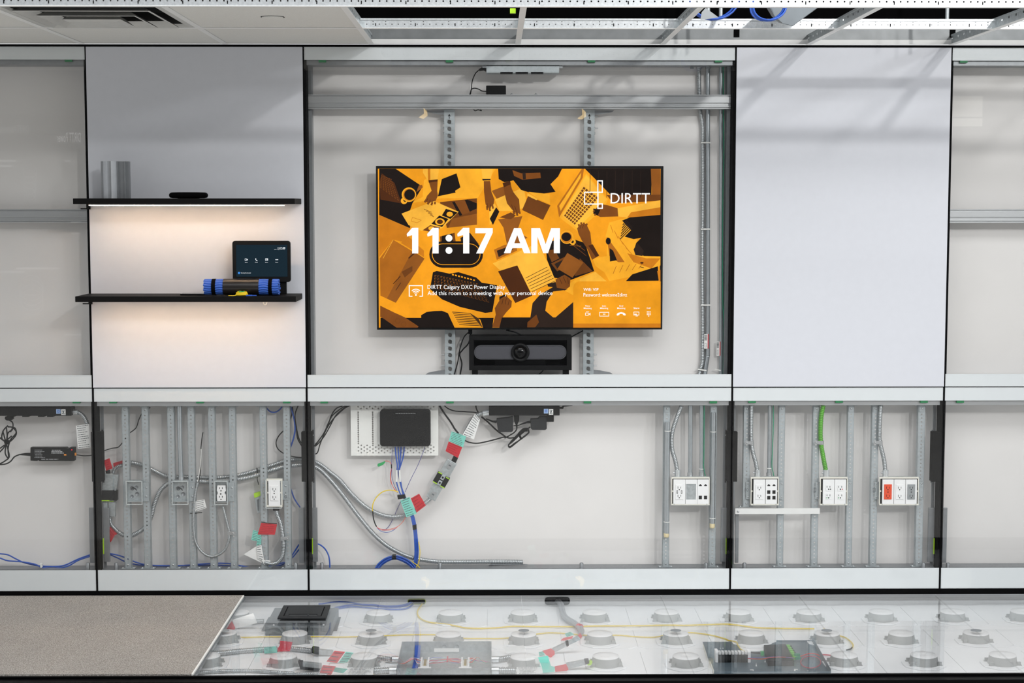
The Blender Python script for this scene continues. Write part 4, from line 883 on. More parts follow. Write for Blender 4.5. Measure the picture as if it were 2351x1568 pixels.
# empty galvanised boxes and the two single outlets under the shelf panel
def openbox(label, frame, x0, y0, x1, y1, stud_side):
    t = thing('junction_box', label, 'junction box')
    yf, yb_ = .022, .0495; w = 5
    m = MB(); zbox(m, frame, x0, y0, x0+w, y1, yf, yb_); zbox(m, frame, x1-w, y0, x1, y1, yf, yb_); zbox(m, frame, x0+w, y0, x1-w, y0+w, yf, yb_); zbox(m, frame, x0+w, y1-w, x1-w, y1, yf, yb_); zbox(m, frame, x0+w, y0+w, x1-w, y1-w, yb_-.002, yb_)
    obj('steel_box', m, GALV, t)
    m = MB()
    for dx, dy, r_ in ((.35,.36,.0095),(.66,.62,.0095),(.34,.74,.008),(.62,.3,.007)):
        p = P(*frame(x0+(x1-x0)*dx, y0+(y1-y0)*dy), yb_-.0022); m.lathe(p, [(r_,0),(r_,-.0012),(r_*.82,-.0012),(r_*.8,-.0003),(.0005,-.0003)], 14, axis=(0,1,0))
    obj('knockouts', m, ALUD, t, kind='stuff')
    p = P(*frame((x0*.7+x1*.3), y0*.6+y1*.4), .044); obj('ground_clip', MB().tube(smooth([p, p+Vector((.008,-.008,.008)), p+Vector((.016,0,.002)), p+Vector((.022,.004,-.006))],5), .0016, 6), CORD, t)
    fr2 = frame
    o_ = obj('plaster_ring', MB(), GALV, t) if False else None
    m = MB(); frame_pts = (x0-6, y0+2, x1+4, y1+22)
    zbox(m, frame, x0-6, y0+4, x0-2, y1+20, yf-.003, yf); zbox(m, frame, x1-8, y0+4, x1-4, y1+20, yf-.003, yf); zbox(m, frame, x0-2, y1+16, x1-8, y1+20, yf-.003, yf); zbox(m, frame, x0-2, y0+4, x1-8, y0+8, yf-.003, yf)
    obj('clear_guard', m, mat('clear_plastic', (206,212,212), .2), t)
    e = obj('bracket', zbox(MB(), frame, x1, y0+14, x1+48, y0+158, .046, .0485), STUD, t)
    for v in (.27, .74): obj('screw', MB().lathe(P(*frame(x1+29, y0+14+144*v), .046), [(.0045,0),(.0045,-.0012),(.003,-.0026),(.0004,-.0026)], 10, axis=(0,1,0)), ALU, e)
    return t
openbox('empty galvanised wiring box between the two leftmost studs', ZA, 970, 712, 1092, 876, 1)
openbox('empty galvanised wiring box under the thick vertical steel pipe', ZA, 1322, 712, 1444, 876, 1)
t = openbox('small open wiring box holding a bare white duplex socket', ZB, 312, 712, 412, 878, 1)
b_ = obj('socket_body', zpoly(MB(), ZB, [(330,750),(392,750),(396,790),(386,800),(386,812),(396,822),(396,868),(330,868),(326,822),(334,812),(334,800),(326,790)], .024, .02), PLATE, t)
m = MB(); yy = .0236
for cy in (770, 836):
    for dx in (-14, 8): zr(ZB, m, 358+dx, cy-7, 358+dx+5, cy+6, yy)
    flat(ZB, m, disc(358,cy+20,5,10), yy)
flat(ZB, m, disc(356,814,6,10), yy)
obj('slots', m, SLOT, b_, kind='stuff')
t = openbox('single wiring box with a framed white duplex socket, rightmost of four', ZB, 704, 700, 824, 905, 1)
m = MB(); zbox(m, ZB, 706, 697, 828, 716, .018, .026); zbox(m, ZB, 706, 900, 828, 914, .018, .026); zbox(m, ZB, 706, 716, 712, 900, .018, .026); zbox(m, ZB, 822, 716, 828, 900, .018, .026); zbox(m, ZB, 806, 800, 824, 810, .018, .026); zbox(m, ZB, 710, 800, 722, 810, .018, .026)
obj('bezel', m, CREAM, t)
g = obj('face_plate', zbox(MB(), ZB, 721, 708, 811, 908, .016, .024), PLATE, t, bevel=.0008)
sockets(ZB, g, 736, 752, 795, 866, .016, PLATE, True)
obj('dark_gap', zbox(MB(), ZB, 712, 730, 822, 896, .024, .0258), BLACKM, t)
ztext(ZB, 'pen_mark', '9\nNA', 842, 797, 866, 850, .0455, INK, t)
# ------------------------------------------------------------------ conduits and pipes
def pipe(name, label, frame, pts, y, r, group=None, ties=(), foam=None, m=EMT):
    t = thing(name, label, 'conduit', group); obj('pipe', MB().tube(smooth(wp(frame, pts, y), 5), r, 14), m, t)
    for x, yy in ties:
        p = P(*frame(x, yy), y); obj('cable_tie', MB().tube([p+Vector(((r+.0012)*math.cos(a_), (r+.0012)*math.sin(a_), 0)) for a_ in (2*math.pi*k/18 for k in range(18))], .0018, 6, loop=True), TIE, t)
    if foam: 
        a_, b_ = P(*frame(*foam[0]), y), P(*frame(*foam[1]), y); obj('foam_tip', MB().lathe(b_, [(.002,0),(r*.9,.001),(r*1.12,.006),(r*1.1,a_.z-b_.z)], 16), FOAM, t)
    return t
pipe('steel_pipe', 'thick vertical steel conduit pipe dropping into the second wiring box', ZA, [(1374,140),(1378,400),(1386,640),(1388,700)], .060, .0105)
obj('set_screw_connector', MB().cyl(P(*ZA(1388,682), .060), P(*ZA(1388,718), .060), .0125, n=14), ALU, [o for o in COL.objects if o.name.startswith('steel_pipe')][0])
pipe('capped_conduit', 'foam-tipped steel conduit left of the three-gang socket box', ZD, [(176,262),(172,600),(170,1120)], .036, .0105, 'foam-tipped conduits', [(176,332),(169,1028)], ((168,1115),(167,1147)))
pipe('capped_conduit', 'foam-tipped steel conduit right of the three-gang socket box', ZD, [(528,190),(524,600),(520,1045)], .036, .0105, 'foam-tipped conduits', [(526,338),(520,1000)], ((518,1040),(518,1077)))
def upright(label, xs, y=.06, conn=True, wire=None, ties=()):
    t = pipe('steel_conduit', label, ZD, [(x, v) for x, v in xs], y, .0092, None, ties)
    x, v = xs[-1]; obj('connector', MB().cyl(P(*ZD(x, v-34), y), P(*ZD(x, v+2), y), .012, n=14), ALU, t)
    if wire: obj('green_wire', MB().tube(smooth(wp(ZD, wire, y-.010), 6), .0021, 6), TGREEN, t, label='green ground wire')
    return t
upright('plain steel conduit dropping into the middle of the three-gang box', [(350,135),(350,400),(348,684)])
upright('steel conduit with a green wire dropping into the three-gang box', [(436,135),(436,400),(436,684)], wire=[(456,135),(455,300),(454,500),(452,600),(458,640),(466,684)], ties=[(436,622)])
upright('steel conduit with a green wire dropping into the data port box', [(960,135),(957,400),(953,684)], wire=[(985,135),(985,300),(978,480),(975,600),(984,650),(990,684)], ties=[(954,617)])
def flex(label, frame, pts, y, r=.0098, m=FLEX, conn=True, straps=(), pitch=.0068, group=None):
    t = thing('flexible_conduit', label, 'conduit', group)
    obj('jacket', MB().corr(wp(frame, pts, y), r, pitch, 10), m, t)
    if conn:
        x, v = pts[-1][:2]; yy = pts[-1][2] if len(pts[-1]) > 2 else y
        obj('connector', MB().cyl(P(*frame(x+2, v-12), yy), P(*frame(x+2, v+42), yy), r*1.28, n=14), GALVW, t)
        obj('clamp_screw', MB().lathe(P(*frame(x-24, v+12), yy), [(.004,-.004),(.004,.003),(.002,.004)], 8, axis=(1,0,0)), ALU, t)
    for q in straps:
        e = obj('strap', zbox(MB(), frame, q[0], q[1], q[2], q[3], y-r-.003, y-r-.001).cyl(P(*frame(q[4], q[1]-2), y), P(*frame(q[4], q[3]+2), y), r*1.12, n=14), ALU, t)
        obj('screw', MB().lathe(P(*frame(q[5], (q[1]+q[3])/2), y-r-.003), [(.0038,0),(.0038,-.0012),(.0022,-.0022),(.0003,-.0022)], 10, axis=(0,1,0)), ALU, e)
    return t
flex('grey ribbed conduit bending into the three-gang socket box', ZD, [(283,138),(262,190),(236,260),(215,330),(206,400),(212,480),(235,560),(250,640)], .050)
flex('grey ribbed conduit dropping into the data port socket box', ZD, [(818,135),(816,250),(815,350),(818,420),(830,500),(850,570),(862,640)], .040, straps=[(768,410,830,434,818,782)])
flex('bright green ribbed conduit dropping into the four-socket box', ZD, [(1368,135),(1352,230),(1347,330),(1350,420),(1362,500),(1375,570),(1388,640)], .040, m=GCOND, straps=[(1300,408,1362,432,1351,1312)], r=.0108, pitch=.0075)
flex('grey ribbed conduit dropping into the box with the orange socket', ZE, [(474,135),(468,230),(464,330),(466,410),(482,480),(500,560),(508,640)], .040, straps=[(418,408,478,432,468,432)])
YB = .1135
big = [(x, y) for x, y in ((946,585),(990,572),(1100,595),(1200,645),(1290,680),(1420,685),(1514,687),(1614,690),(1734,685),(1854,665),(1974,630),(2094,590),(2194,560),(2314,548),(2394,562),(2454,590),(2534,652),(2602,708))]
pA = wp(ZA, big, YB) + wp(ZC, [(100,822),(200,912),(300,966),(400,988),(510,978)], YB)
t = thing('flexible_conduit', 'long ribbed conduit, upper of two, ending at the teal tag under the router', 'conduit', 'long ribbed conduits crossing the seam')
obj('jacket', MB().corr(pA, .0105, .0072, 10), FLEX, t)
pB = wp(ZA, [(905,1105),(950,1130),(1000,1134),(1080,1095),(1130,1045),(1160,980),(1180,900),(1220,800),(1270,745),(1330,718),(1420,712),(1584,720),(1654,722),(1774,708),(1894,690),(1994,662),(2094,627),(2194,602),(2314,592),(2394,600),(2454,630),(2534,710),(2602,792)], YB-.022) + wp(ZC, [(60,870),(150,990),(250,1110),(350,1200),(450,1260),(550,1300),(650,1320),(760,1332),(900,1334),(1050,1333),(1150,1332),(1250,1332),(1340,1333),(1405,1336)], .0945)
t = thing('flexible_conduit', 'longest ribbed conduit running from the left red tag down to the sill', 'conduit', 'long ribbed conduits crossing the seam')
obj('jacket', MB().corr(pB, .0105, .0072, 10), FLEX, t)
obj('end_fitting', zpoly(MB(), ZC, [(1140,1365),(1160,1352),(1340,1348),(1440,1356),(1440,1358),(1140,1358)], .084, .010), ALUD, t)
obj('cable_tie', MB().tube(smooth(wp(ZB, [(632,612),(640,665),(636,700),(648,745)], .10), 5), .0018, 6), CORD, label='black cable tie round the two long conduits left of the framed socket', cat='cable tie')
flex('thin ribbed conduit looping from the bare white socket round under the studs', ZB, [(372,908),(392,985),(410,1055),(422,1115),(412,1190),(380,1250),(320,1288),(260,1288),(205,1250),(165,1185),(150,1100),(148,1000),(152,900),(160,820),(172,760),(182,725)], .045, r=.0062, conn=False, straps=[(406,1102,468,1128,420,452)], pitch=.0055)
t = COL.objects[-5]
obj('wire_end', MB().tube(smooth(wp(ZB, [(184,722),(196,680),(203,600),(204,480),(212,390),(220,342)], .045), 6), .0022, 6), CORD, label='upright black wire ending above the thin looping conduit', cat='wire')
obj('wire_end', MB().tube(smooth(wp(ZB, [(180,722),(190,660),(200,600),(204,540),(206,470)], .0415), 6), .0016, 6), TIE, label='white wire twisted beside the upright black wire', cat='wire')
flex('ribbed conduit curving down from the framed white socket to the white tag', ZB, [(780,935),(792,980),(815,1040),(830,1120),(838,1200),(832,1275),(805,1325),(770,1346),(730,1348),(690,1335)], .040, r=.0098, conn=False, straps=[(818,1142,880,1168,828,866)])
obj('box_clamp', zbox(MB(), ZB, 755, 912, 800, 942, .03, .055), BLACK, label='black conduit clamp under the framed white socket', cat='clamp')
# ------------------------------------------------------------------ tags
def tag(label, frame, quad, y, m, n=0, name='warning_tag', extra=None):
    q = wp(frame, quad, y); c_ = sum(q, Vector())/len(q)
    t = thing(name, label, 'tag'); o = obj('flag', MB().prism(q, (0,.0008,0)), m, t)
    if n: obj('small_print', lines(MB(), *q[:4], n, Vector((0,-.0005,0))), INK if m is not RED else mat('dark_red_print', (150,18,32), .6), o, kind='stuff')
    return t
tag('large red tag hanging on the long conduit left of the first stud', ZA, [(866,578),(945,555),(946,598),(872,618)], .10, RED, 4)
tag('red tag beside the black seam cover above the grey connectors', ZA, [(795,556),(838,540),(862,618),(812,636)], .072, RED, 5)
tag('small teal tag corner peeping past the black seam cover', ZA, [(778,532),(800,552),(790,604),(778,606)], .074, TEAL, 0)
tag('red tag wrapped on the conduit at the lower left, slanting down', ZA, [(852,1042),(914,1112),(885,1128),(838,1075)], .095, RED, 4)
tag('pointed red tag hanging below the slanting red wrap', ZA, [(824,1062),(882,1125),(848,1184),(830,1174)], .092, RED, 4)
tag('white printed tag on the conduit left of the leftmost seam', ZA, [(582,292),(682,276),(694,458),(596,468)], .06, PAPER, 11, 'printed_label')
tag('white printed tag on the fourth stud below the wiring box', ZB, [(160,868),(232,856),(248,920),(160,950)], .05, PAPER, 5, 'printed_label')
tag('red tag hanging behind the stud below the framed white socket', ZB, [(665,1036),(788,1046),(770,1126),(640,1124)], .046, RED, 6)
tag('teal tag hanging left of the stud below the framed white socket', ZB, [(604,1090),(664,1108),(664,1182),(590,1166)], .048, TEAL, 6)
tag('lower teal tag wrapped on the conduit above the white leaf tag', ZB, [(638,1130),(668,1150),(664,1200),(630,1212)], .0465, TEAL, 4)
tag('white leaf-shaped tag at the bottom of the curved conduit', ZB, [(532,1276),(630,1214),(668,1300),(676,1345)], .05, PAPER, 0, 'printed_label')
tag('white wrapped label on the curved conduit beside the leaf tag', ZB, [(630,1216),(668,1206),(690,1330),(640,1310)], .044, PAPER, 6, 'printed_label')
tag('white crumpled label on the conduit foot at the stud', ZB, [(668,1318),(735,1322),(740,1352),(690,1358)], .038, PAPER, 0, 'printed_label')
tag('teal tag on the conduit right of the router, above the red one', ZC, [(858,334),(968,372),(944,458),(834,410)], .07, TEAL, 7)
tag('red tag on the conduit right of the router, below the teal one', ZC, [(834,412),(938,456),(906,538),(810,486)], .069, RED, 5)
tag('white printed tag on the slanting conduit beside the power bar', ZC, [(1036,198),(1074,246),(1028,396),(940,362)], .068, PAPER, 10, 'printed_label')
tag('teal tag wrapped on the cable crossing under the router', ZC, [(464,864),(534,836),(588,966),(510,992)], .066, TEAL, 8)
tag('red tag right of the teal tag on the slanting grey connector', ZC, [(544,848),(608,812),(660,902),(590,956)], .067, RED, 5)
# ------------------------------------------------------------------ grey quick connectors
def connector(label, frame, body1, body2, mid, lime, y):
    t = thing('wiring_connector', label, 'connector')
    obj('housing', zpoly(MB(), frame, body1, y, .022), GALV, t, bevel=.001)
    obj('housing', zpoly(MB(), frame, body2, y, .022), GALV, t, bevel=.001)
    obj('plug_block', zpoly(MB(), frame, mid, y-.006, .03), BLACK, t, bevel=.001)
    for q in lime: obj('lime_edge', zpoly(MB(), frame, q, y-.0075, .003), LIME, t)
    return t
def rot(c, ang, pts): ca, sa = math.cos(ang), math.sin(ang); return [(c[0]+u*ca-v*sa, c[1]+u*sa+v*ca) for u, v in pts]
def box2(u0, v0, u1, v1): return [(u0,v0),(u1,v0),(u1,v1),(u0,v1)]
cc, an = (778,708), math.radians(30)
t = connector('slanting grey connector with black and lime plug below the router', ZC, rot(cc, an, box2(-42,-166,42,-20)), rot(cc, an, box2(-40,20,40,166)), rot(cc, an, box2(-52,-42,52,42)), [rot(cc, an, box2(-50,-46,-18,-39)), rot(cc, an, box2(-50,38,-16,45)), rot(cc, an, box2(20,-40,54,-34)), rot(cc, an, box2(14,38,52,45))], .066)
obj('latch', zpoly(MB(), ZC, rot(cc, an, box2(-14,-44,14,-4)), .054, .01).prism(wp(ZC, rot(cc, an, box2(-14,6,14,44)), .054), (0,.01,0)), STUD, t, bevel=.0008)
m = MB()
for v in (-22, 24): m.prism(wp(ZC, rot(cc, an, box2(-7,v-7,7,v+7)), .053), (0,.002,0))
obj('latch_window', m, BLACKM, t, kind='stuff')
for v in (-128, 128):
    obj('cord_grip', zpoly(MB(), ZC, rot(cc, an, [(-14,v-22),(14,v-22),(16,v+14),(8,v+24),(-8,v+24),(-16,v+14)] if v < 0 else [(-14,v+22),(14,v+22),(16,v-14),(8,v-24),(-8,v-24),(-16,v-14)]), .060, .008), ALU, t)
    obj('cord_clamp', zpoly(MB(), ZC, rot(cc, an, box2(-9,v-6,9,v+4)), .059, .002), DUCT, t)
obj('flexible_conduit', MB().corr(wp(ZC, [(520,976),(570,950),(620,905),(655,884),(698,845)], .078), .0098, n=10), FLEX, label='short ribbed conduit between the red tag and the slanting connector', cat='conduit')
t = thing('flexible_conduit', 'ribbed conduit running from the slanting connector up to the power bar', 'conduit')
obj('jacket', MB().corr(wp(ZC, [(858,588),(876,556),(900,500),(935,410),(985,300),(1040,220),(1080,198),(1110,186)], .082), .0098, n=10), FLEX, t)
obj('black_sleeve', MB().tube(wp(ZC, [(872,566),(890,528)], .082), .0115, 12), BLACK, t)
connector('grey connector with black plug hidden left of the first stud, front one', ZA, box2(782,660,862,788), box2(790,880,820,925), box2(778,788,868,862), [box2(778,862,838,869)], .068)
connector('grey connector behind the front one left of the first stud', ZA, [(858,665),(906,668),(888,795),(862,795)], [(830,872),(884,880),(880,990),(836,985)], box2(868,790,894,866), [box2(838,866,868,873)], .082)
obj('flexible_conduit', MB().corr(wp(ZA, [(866,655),(876,625),(900,605),(944,592)], .10), .0085, n=10), FLEX, label='short ribbed conduit bending under the red tag at the left connectors', cat='conduit')
t = thing('flexible_conduit', 'short bright conduit below the left connectors ending in a red wrap', 'conduit')
obj('jacket', MB().corr(wp(ZA, [(838,970),(842,1010),(852,1048),(885,1085),(910,1110)], .10), .0095, n=10), FLEX, t)
obj('connector', MB().tube(smooth(wp(ZA, [(836,935),(838,975)], .10), 3), .0105, 12), GALVW, t)
obj('black_sleeve', MB().tube(wp(ZA, [(824,632),(830,664)], .08), .010, 12), BLACK, label='black cable sleeve between the red tag and the left connector', cat='sleeve')
t = thing('wiring_connector', 'grey and lime connector hanging left of the framed white socket', 'connector')
obj('housing', zpoly(MB(), ZB, [(612,830),(664,826),(662,958),(636,964)], .078, .02), STUD, t, bevel=.001)
obj('lime_cap', zpoly(MB(), ZB, [(608,812),(665,795),(668,826),(614,846)], .075, .026), LIME, t, bevel=.001)
obj('slot', zpoly(MB(), ZB, [(632,858),(650,852),(648,940),(640,944)], .077, .002), DUCT, t)
obj('cable_tie', MB().tube(wp(ZB, [(668,1028),(712,1038),(786,1040)], .049), .0018, 6), CORD, label='black cable tie round the stud at the red tag under the framed socket', cat='cable tie')
obj('cable_tie', MB().tube(wp(ZB, [(120,962),(160,962),(188,958),(214,957)], .047), .002, 6), CORD, label='black cable tie round the fourth stud under the printed tag', cat='cable tie')
# ------------------------------------------------------------------ power bars
def powerbar(label, frame, x0, y0, x1, y1, lx):
    t = thing('power_bar', label, 'power bar'); yf = .034
    obj('bar_body', zbox(MB(), frame, x0, y0, x1, y1, yf, .10), BLACK, t, bevel=.002)
    obj('top_bracket', zbox(MB(), frame, x0+(20 if frame is ZC else 0), y0-14, x1+(100 if frame is ZC else 20), y0-3, .05, .10), BLACKM, t)
    a_ = obj('blue_label', zbox(MB(), frame, lx, y1-52, lx+34, y1-16, yf-.0005, yf+.001), mat('pale_blue_label', (150,176,214), .5), t)
    m = MB(); frame_r(frame, m, lx+9, y1-44, lx+25, y1-26, 4, yf-.0009); obj('label_mark', m, mat('label_blue', (60,100,180), .5), a_)
    a_ = obj('white_label', zbox(MB(), frame, lx+39, y1-50, lx+72, y1-6, yf-.0005, yf+.001), PAPER, t)
    m = MB(); flat(frame, m, [(lx+44,y1-14),(lx+52,y1-14),(lx+67,y1-42),(lx+59,y1-42)], yf-.0009); frame_r(frame, m, lx+45, y1-42, lx+56, y1-30, 3, yf-.0009); frame_r(frame, m, lx+56, y1-24, lx+67, y1-12, 3, yf-.001); obj('label_mark', m, INK, a_, kind='stuff')
    return t
t = powerbar('black power bar under the middle rail in the leftmost bay', ZA, -40, 150, 545, 216, 430)
m = MB()
for x in (60, 170, 290, 360): zbox(m, ZA, x, 216, x+48, 224, .04, .09)
obj('socket_row', m, BLACK, t, kind='stuff')
t = powerbar('black power bar under the middle rail with two adapters plugged in', ZC, 1142, 142, 1684, 214, 1563)
obj('end_clip', zpoly(MB(), ZC, [(1684,150),(1704,150),(1712,138),(1782,134),(1780,140),(1716,146),(1712,162),(1684,162)], .05, .02), BLACKM, t)
obj('conduit_fitting', MB().cyl(P(*ZC(1096,196), .075), P(*ZC(1148,188), .075), .0135, n=14), GALVW, t)
t = thing('flexible_conduit', 'ribbed conduit leaving the left power bar behind the printed tag', 'conduit')
obj('jacket', MB().corr(wp(ZA, [(590,186),(625,205),(655,245),(672,290)], .075), .0098, n=10), FLEX, t)
obj('fitting', MB().cyl(P(*ZA(546,186), .07), P(*ZA(596,188), .07), .0125, n=14), GALVW, t)
# left bay: plug, coiled cord, power brick
t = thing('laptop_charger', 'flat black charger brick with white print and an orange socket', 'charger')
yf = .07
obj('brick', zpoly(MB(), ZA, [(232,458),(508,458),(512,466),(530,466),(532,458),(570,458),(570,562),(300,562),(292,556),(284,562),(232,560)], yf, .03), BLACK, t, bevel=.002)
m = lines(MB(), *wp(ZA, [(258,472),(350,472),(350,540),(258,540)], yf), 6, Vector((0,-.0006,0)), .3)
lines(m, *wp(ZA, [(386,474),(496,474),(496,506),(386,506)], yf), 3, Vector((0,-.0006,0)), .6); lines(m, *wp(ZA, [(300,542),(520,542),(520,554),(300,554)], yf), 1, Vector((0,-.0006,0)), .4)
obj('printed_text', m, mat('grey_print', (170,172,174), .6), t, kind='stuff')
m = MB(); zr(ZA, m, 490, 508, 508, 520, yf-.0006); obj('orange_mark', m, mat('amber', (226,140,40), .4), t)
m = MB(); flat(ZA, m, disc(550,476,4,10), yf-.0006); obj('power_light', m, glow('red_led', (255,40,60), 1.2), t)
obj('orange_socket', zbox(MB(), ZA, 564, 500, 582, 520, yf+.004, yf+.016), mat('amber', (226,140,40), .4), t)
obj('strain_relief', MB().tube(wp(ZA, [(234,511),(195,510),(150,512)], yf+.014), .006, 8, rad=[.0075,.006,.003]), BLACK, t)
cord('charger_lead', ZA, [(582,514),(600,516),(640,521),(700,518),(760,500),(800,482),(860,464),(905,456),(940,418),(985,355),(1040,310),(1062,250),(1080,210),(1100,185),(1140,165),(1152,138)], .10, .0022, CORD, 'thin black lead running from the charger up past the first two studs')
cord('hanging_cord', ZA, [(150,512),(110,530),(80,565),(40,585),(-20,590)], .085, .003, CORD, 'thick black cord curving from the charger to the left edge')
m = MB()
pts = []
for k in range(5*16):
    th = 2*math.pi*k/16; q = k/80; pts.append((54 + 22*math.sin(th)*(1+.4*math.sin(k*.35)) + 26*math.sin(th*.5) , 440 + 130*math.cos(th)*(1-.12*math.sin(k*.8)), .078 + .014*math.sin(k*1.3)))
t = thing('coiled_cord', 'bundle of coiled black power cord hanging in the leftmost bay', 'cord')
for lp in ([(60,290),(25,330),(15,390),(60,420),(110,380),(125,340),(95,305),(60,300)], [(98,320),(60,350),(50,420),(40,500),(66,540),(62,470),(80,400),(122,350),(115,310),(90,305)], [(20,330),(40,400),(60,470),(70,530),(40,560),(5,580),(-25,590)], [(-15,370),(20,400),(50,400),(90,370)], [(65,420),(20,450),(-20,480)], [(48,300),(55,380),(40,440),(20,470),(-10,500)]):
    m.tube(smooth(wp(ZA, lp, .08 + .004*lp[0][0]/60), 8), .003, 7)
obj('loops', m, CORD, t, kind='stuff')
obj('cord_tie', MB().tube(wp(ZA, [(38,412),(72,420)], .075), .010, 8), BLACKM, t)
obj('cord', MB().tube(smooth(wp(ZA, [(66,246),(92,262),(100,285),(95,310),(80,340)], .072), 6), .003, 7), CORD, t)
obj('plug', zpoly(MB(), ZA, [(38,222),(92,222),(94,244),(78,254),(50,252),(34,240)], .05, .03), BLACK, t, bevel=.002)
# ------------------------------------------------------------------ blue cables along the sill of the left bays
def run(label, pts, y=.09, r=.0031, m=BLUE): return cord('network_cable', ID, pts, y, r, m, label, 'cable', 8)
za = lambda L: [ZA(*q) for q in L]; zb = lambda L: [ZB(*q) for q in L]; zc_ = lambda L: [ZC(*q) for q in L]
run('blue network cable along the sill of the leftmost bay, upper one', za([(-30,1270),(0,1272),(60,1280),(120,1310),(180,1338),(260,1358),(320,1366),(420,1370),(500,1358),(600,1312),(700,1276)]))
run('blue network cable along the sill of the leftmost bay, lower one', za([(-30,1300),(0,1305),(60,1325),(160,1333),(260,1350),(330,1378),(420,1384),(520,1366),(600,1322),(700,1288)]), .080)
obj('cable_tie', zpoly(MB(), ZA, [(304,1348),(322,1350),(322,1378),(310,1380)], .074, .02), TIE, label='white tie round the blue cables in the leftmost bay', cat='cable tie')
run('blue network cable along the sill under the studs, straighter one', za([(838,1270),(900,1282),(960,1302),(1040,1336),(1120,1356),(1250,1364),(1400,1362),(1500,1354),(1640,1345),(1760,1348),(1890,1372),(2000,1380),(2080,1362),(2150,1345),(2210,1330),(2240,1280),(2290,1200)]), .098)
run('blue network cable along the sill under the studs, sagging one', za([(838,1276),(900,1304),(960,1332),(1050,1356),(1150,1362),(1300,1362),(1420,1366),(1500,1362),(1640,1358),(1760,1364),(1890,1378),(2010,1384),(2100,1370),(2180,1348),(2240,1300),(2292,1236)]), .109)
obj('cable_tie', MB().tube(wp(ZA, [(1104,1342),(1125,1358),(1160,1374)], .088), .0024, 6), TIE, label='white tie on the blue cables at the second stud', cat='cable tie')
run('short blue cable arc hanging at the top beside the seventh stud', zb([(700,140),(712,162),(740,185),(775,187),(805,170),(826,145)]), .10)
run('long blue cable falling from the rail beside the eighth stud', zb([(890,138),(905,190),(922,260),(925,330),(910,400),(885,470),(872,520)]), .088, .0036)
run('dark blue cable behind the eighth stud below the conduits', zb([(880,720),(895,780),(920,850),(965,918)]), .10)
run('blue cable arching down right of the second seam to the sill', zb([(1095,1196),(1120,1205),(1155,1235),(1180,1280),(1190,1330),(1192,1390)]), .075)
def blk(label, pts, y=.09, r=.0026): return cord('black_cable', ID, pts, y, r, CORD, label, 'cable')
blk('black cable behind the eighth stud, leftmost at the top', zb([(888,140),(900,200),(878,275)]), .10)
blk('black cable falling to the second seam cover, left one', zb([(904,138),(915,220),(935,320),(945,390),(975,445)]), .095)
blk('black cable falling to the second seam cover, right one', zb([(948,138),(925,210),(935,300),(955,390),(985,440)]), .085)
blk('black cable looping left round the eighth stud to the seam cover', zb([(844,322),(800,370),(780,420),(795,470),(850,510),(920,530),(980,536)]), .098)
blk('black cable climbing right of the second seam, upper one', zb([(1058,462),(1100,415),(1150,340),(1190,250),(1225,200),(1300,145),(1325,136)]), .075)
blk('black cable climbing right of the second seam, middle one', zb([(1060,468),(1110,420),(1150,370),(1190,300),(1240,210),(1310,150),(1340,136)]), .085)
blk('black cable climbing right of the second seam, lowest one', zb([(1058,508),(1095,500),(1118,430),(1160,330),(1210,250),(1290,170),(1345,136)]), .095)
blk('thin black cable rising beside the upper black cables at the pegboard', zb([(1062,455),(1110,400),(1170,310),(1200,220),(1240,160),(1290,140)]), .10)
# ------------------------------------------------------------------ router on its perforated white plate
t = thing('perforated_plate', 'white perforated metal plate behind the black router', 'plate')
yf = .085; a_, b_ = P(*ZC(88,519), yf), P(*ZC(752,138), yf)
nx, nz = 30, 27
def hole(i, j):
    j = nz-1-j
    if j in (0, 1): return 2 <= i <= 28 and (i+j) % 2 == 0
    if 21 <= j <= 25: return 2 <= i <= 28 and (i+j) % 2 == 0
    if i in (2, 7): return 3 <= j <= 21
    return False
obj('sheet', MB().perf((a_.x, yf, a_.z), (b_.x-a_.x,0,0), (0,0,b_.z-a_.z), nx, nz, hole, .42).box(a_.x-.001, a_.x, yf, yf+.02, a_.z, b_.z).box(b_.x, b_.x+.001, yf, yf+.02, a_.z, b_.z).box(a_.x, b_.x, yf, yf+.02, a_.z-.001, a_.z), mat('white_enamel', (236,236,232), .4, var=.01), t)
t = thing('router', 'black network router with rounded corners on the white perforated plate', 'router')
yf = .046; a_, b_ = P(*ZC(308,450), yf), P(*ZC(694,171), yf)
obj('case', MB().prism(rrect(a_.x, b_.x, a_.z, b_.z, .013, yf, 6), (0,.034,0)), mat('router_plastic', (20,20,21), .55, var=.08, spec=.2), t, bevel=.002)
obj('mesh_face', MB().prism(rrect(a_.x+.006, b_.x-.006, a_.z+.006, b_.z-.006, .009, yf-.0006, 6), (0,.001,0)), mat('router_mesh', (17,17,18), .75, var=.3, scale=700, bump=.5, spec=.15), t)
m = MB()
for k in range(12): zr(ZC, m, 428+13*k, 196, 428+13*k+8, 199, yf-.001)
obj('status_lights', m, mat('grey_print', (170,172,174), .6), t, kind='stuff')
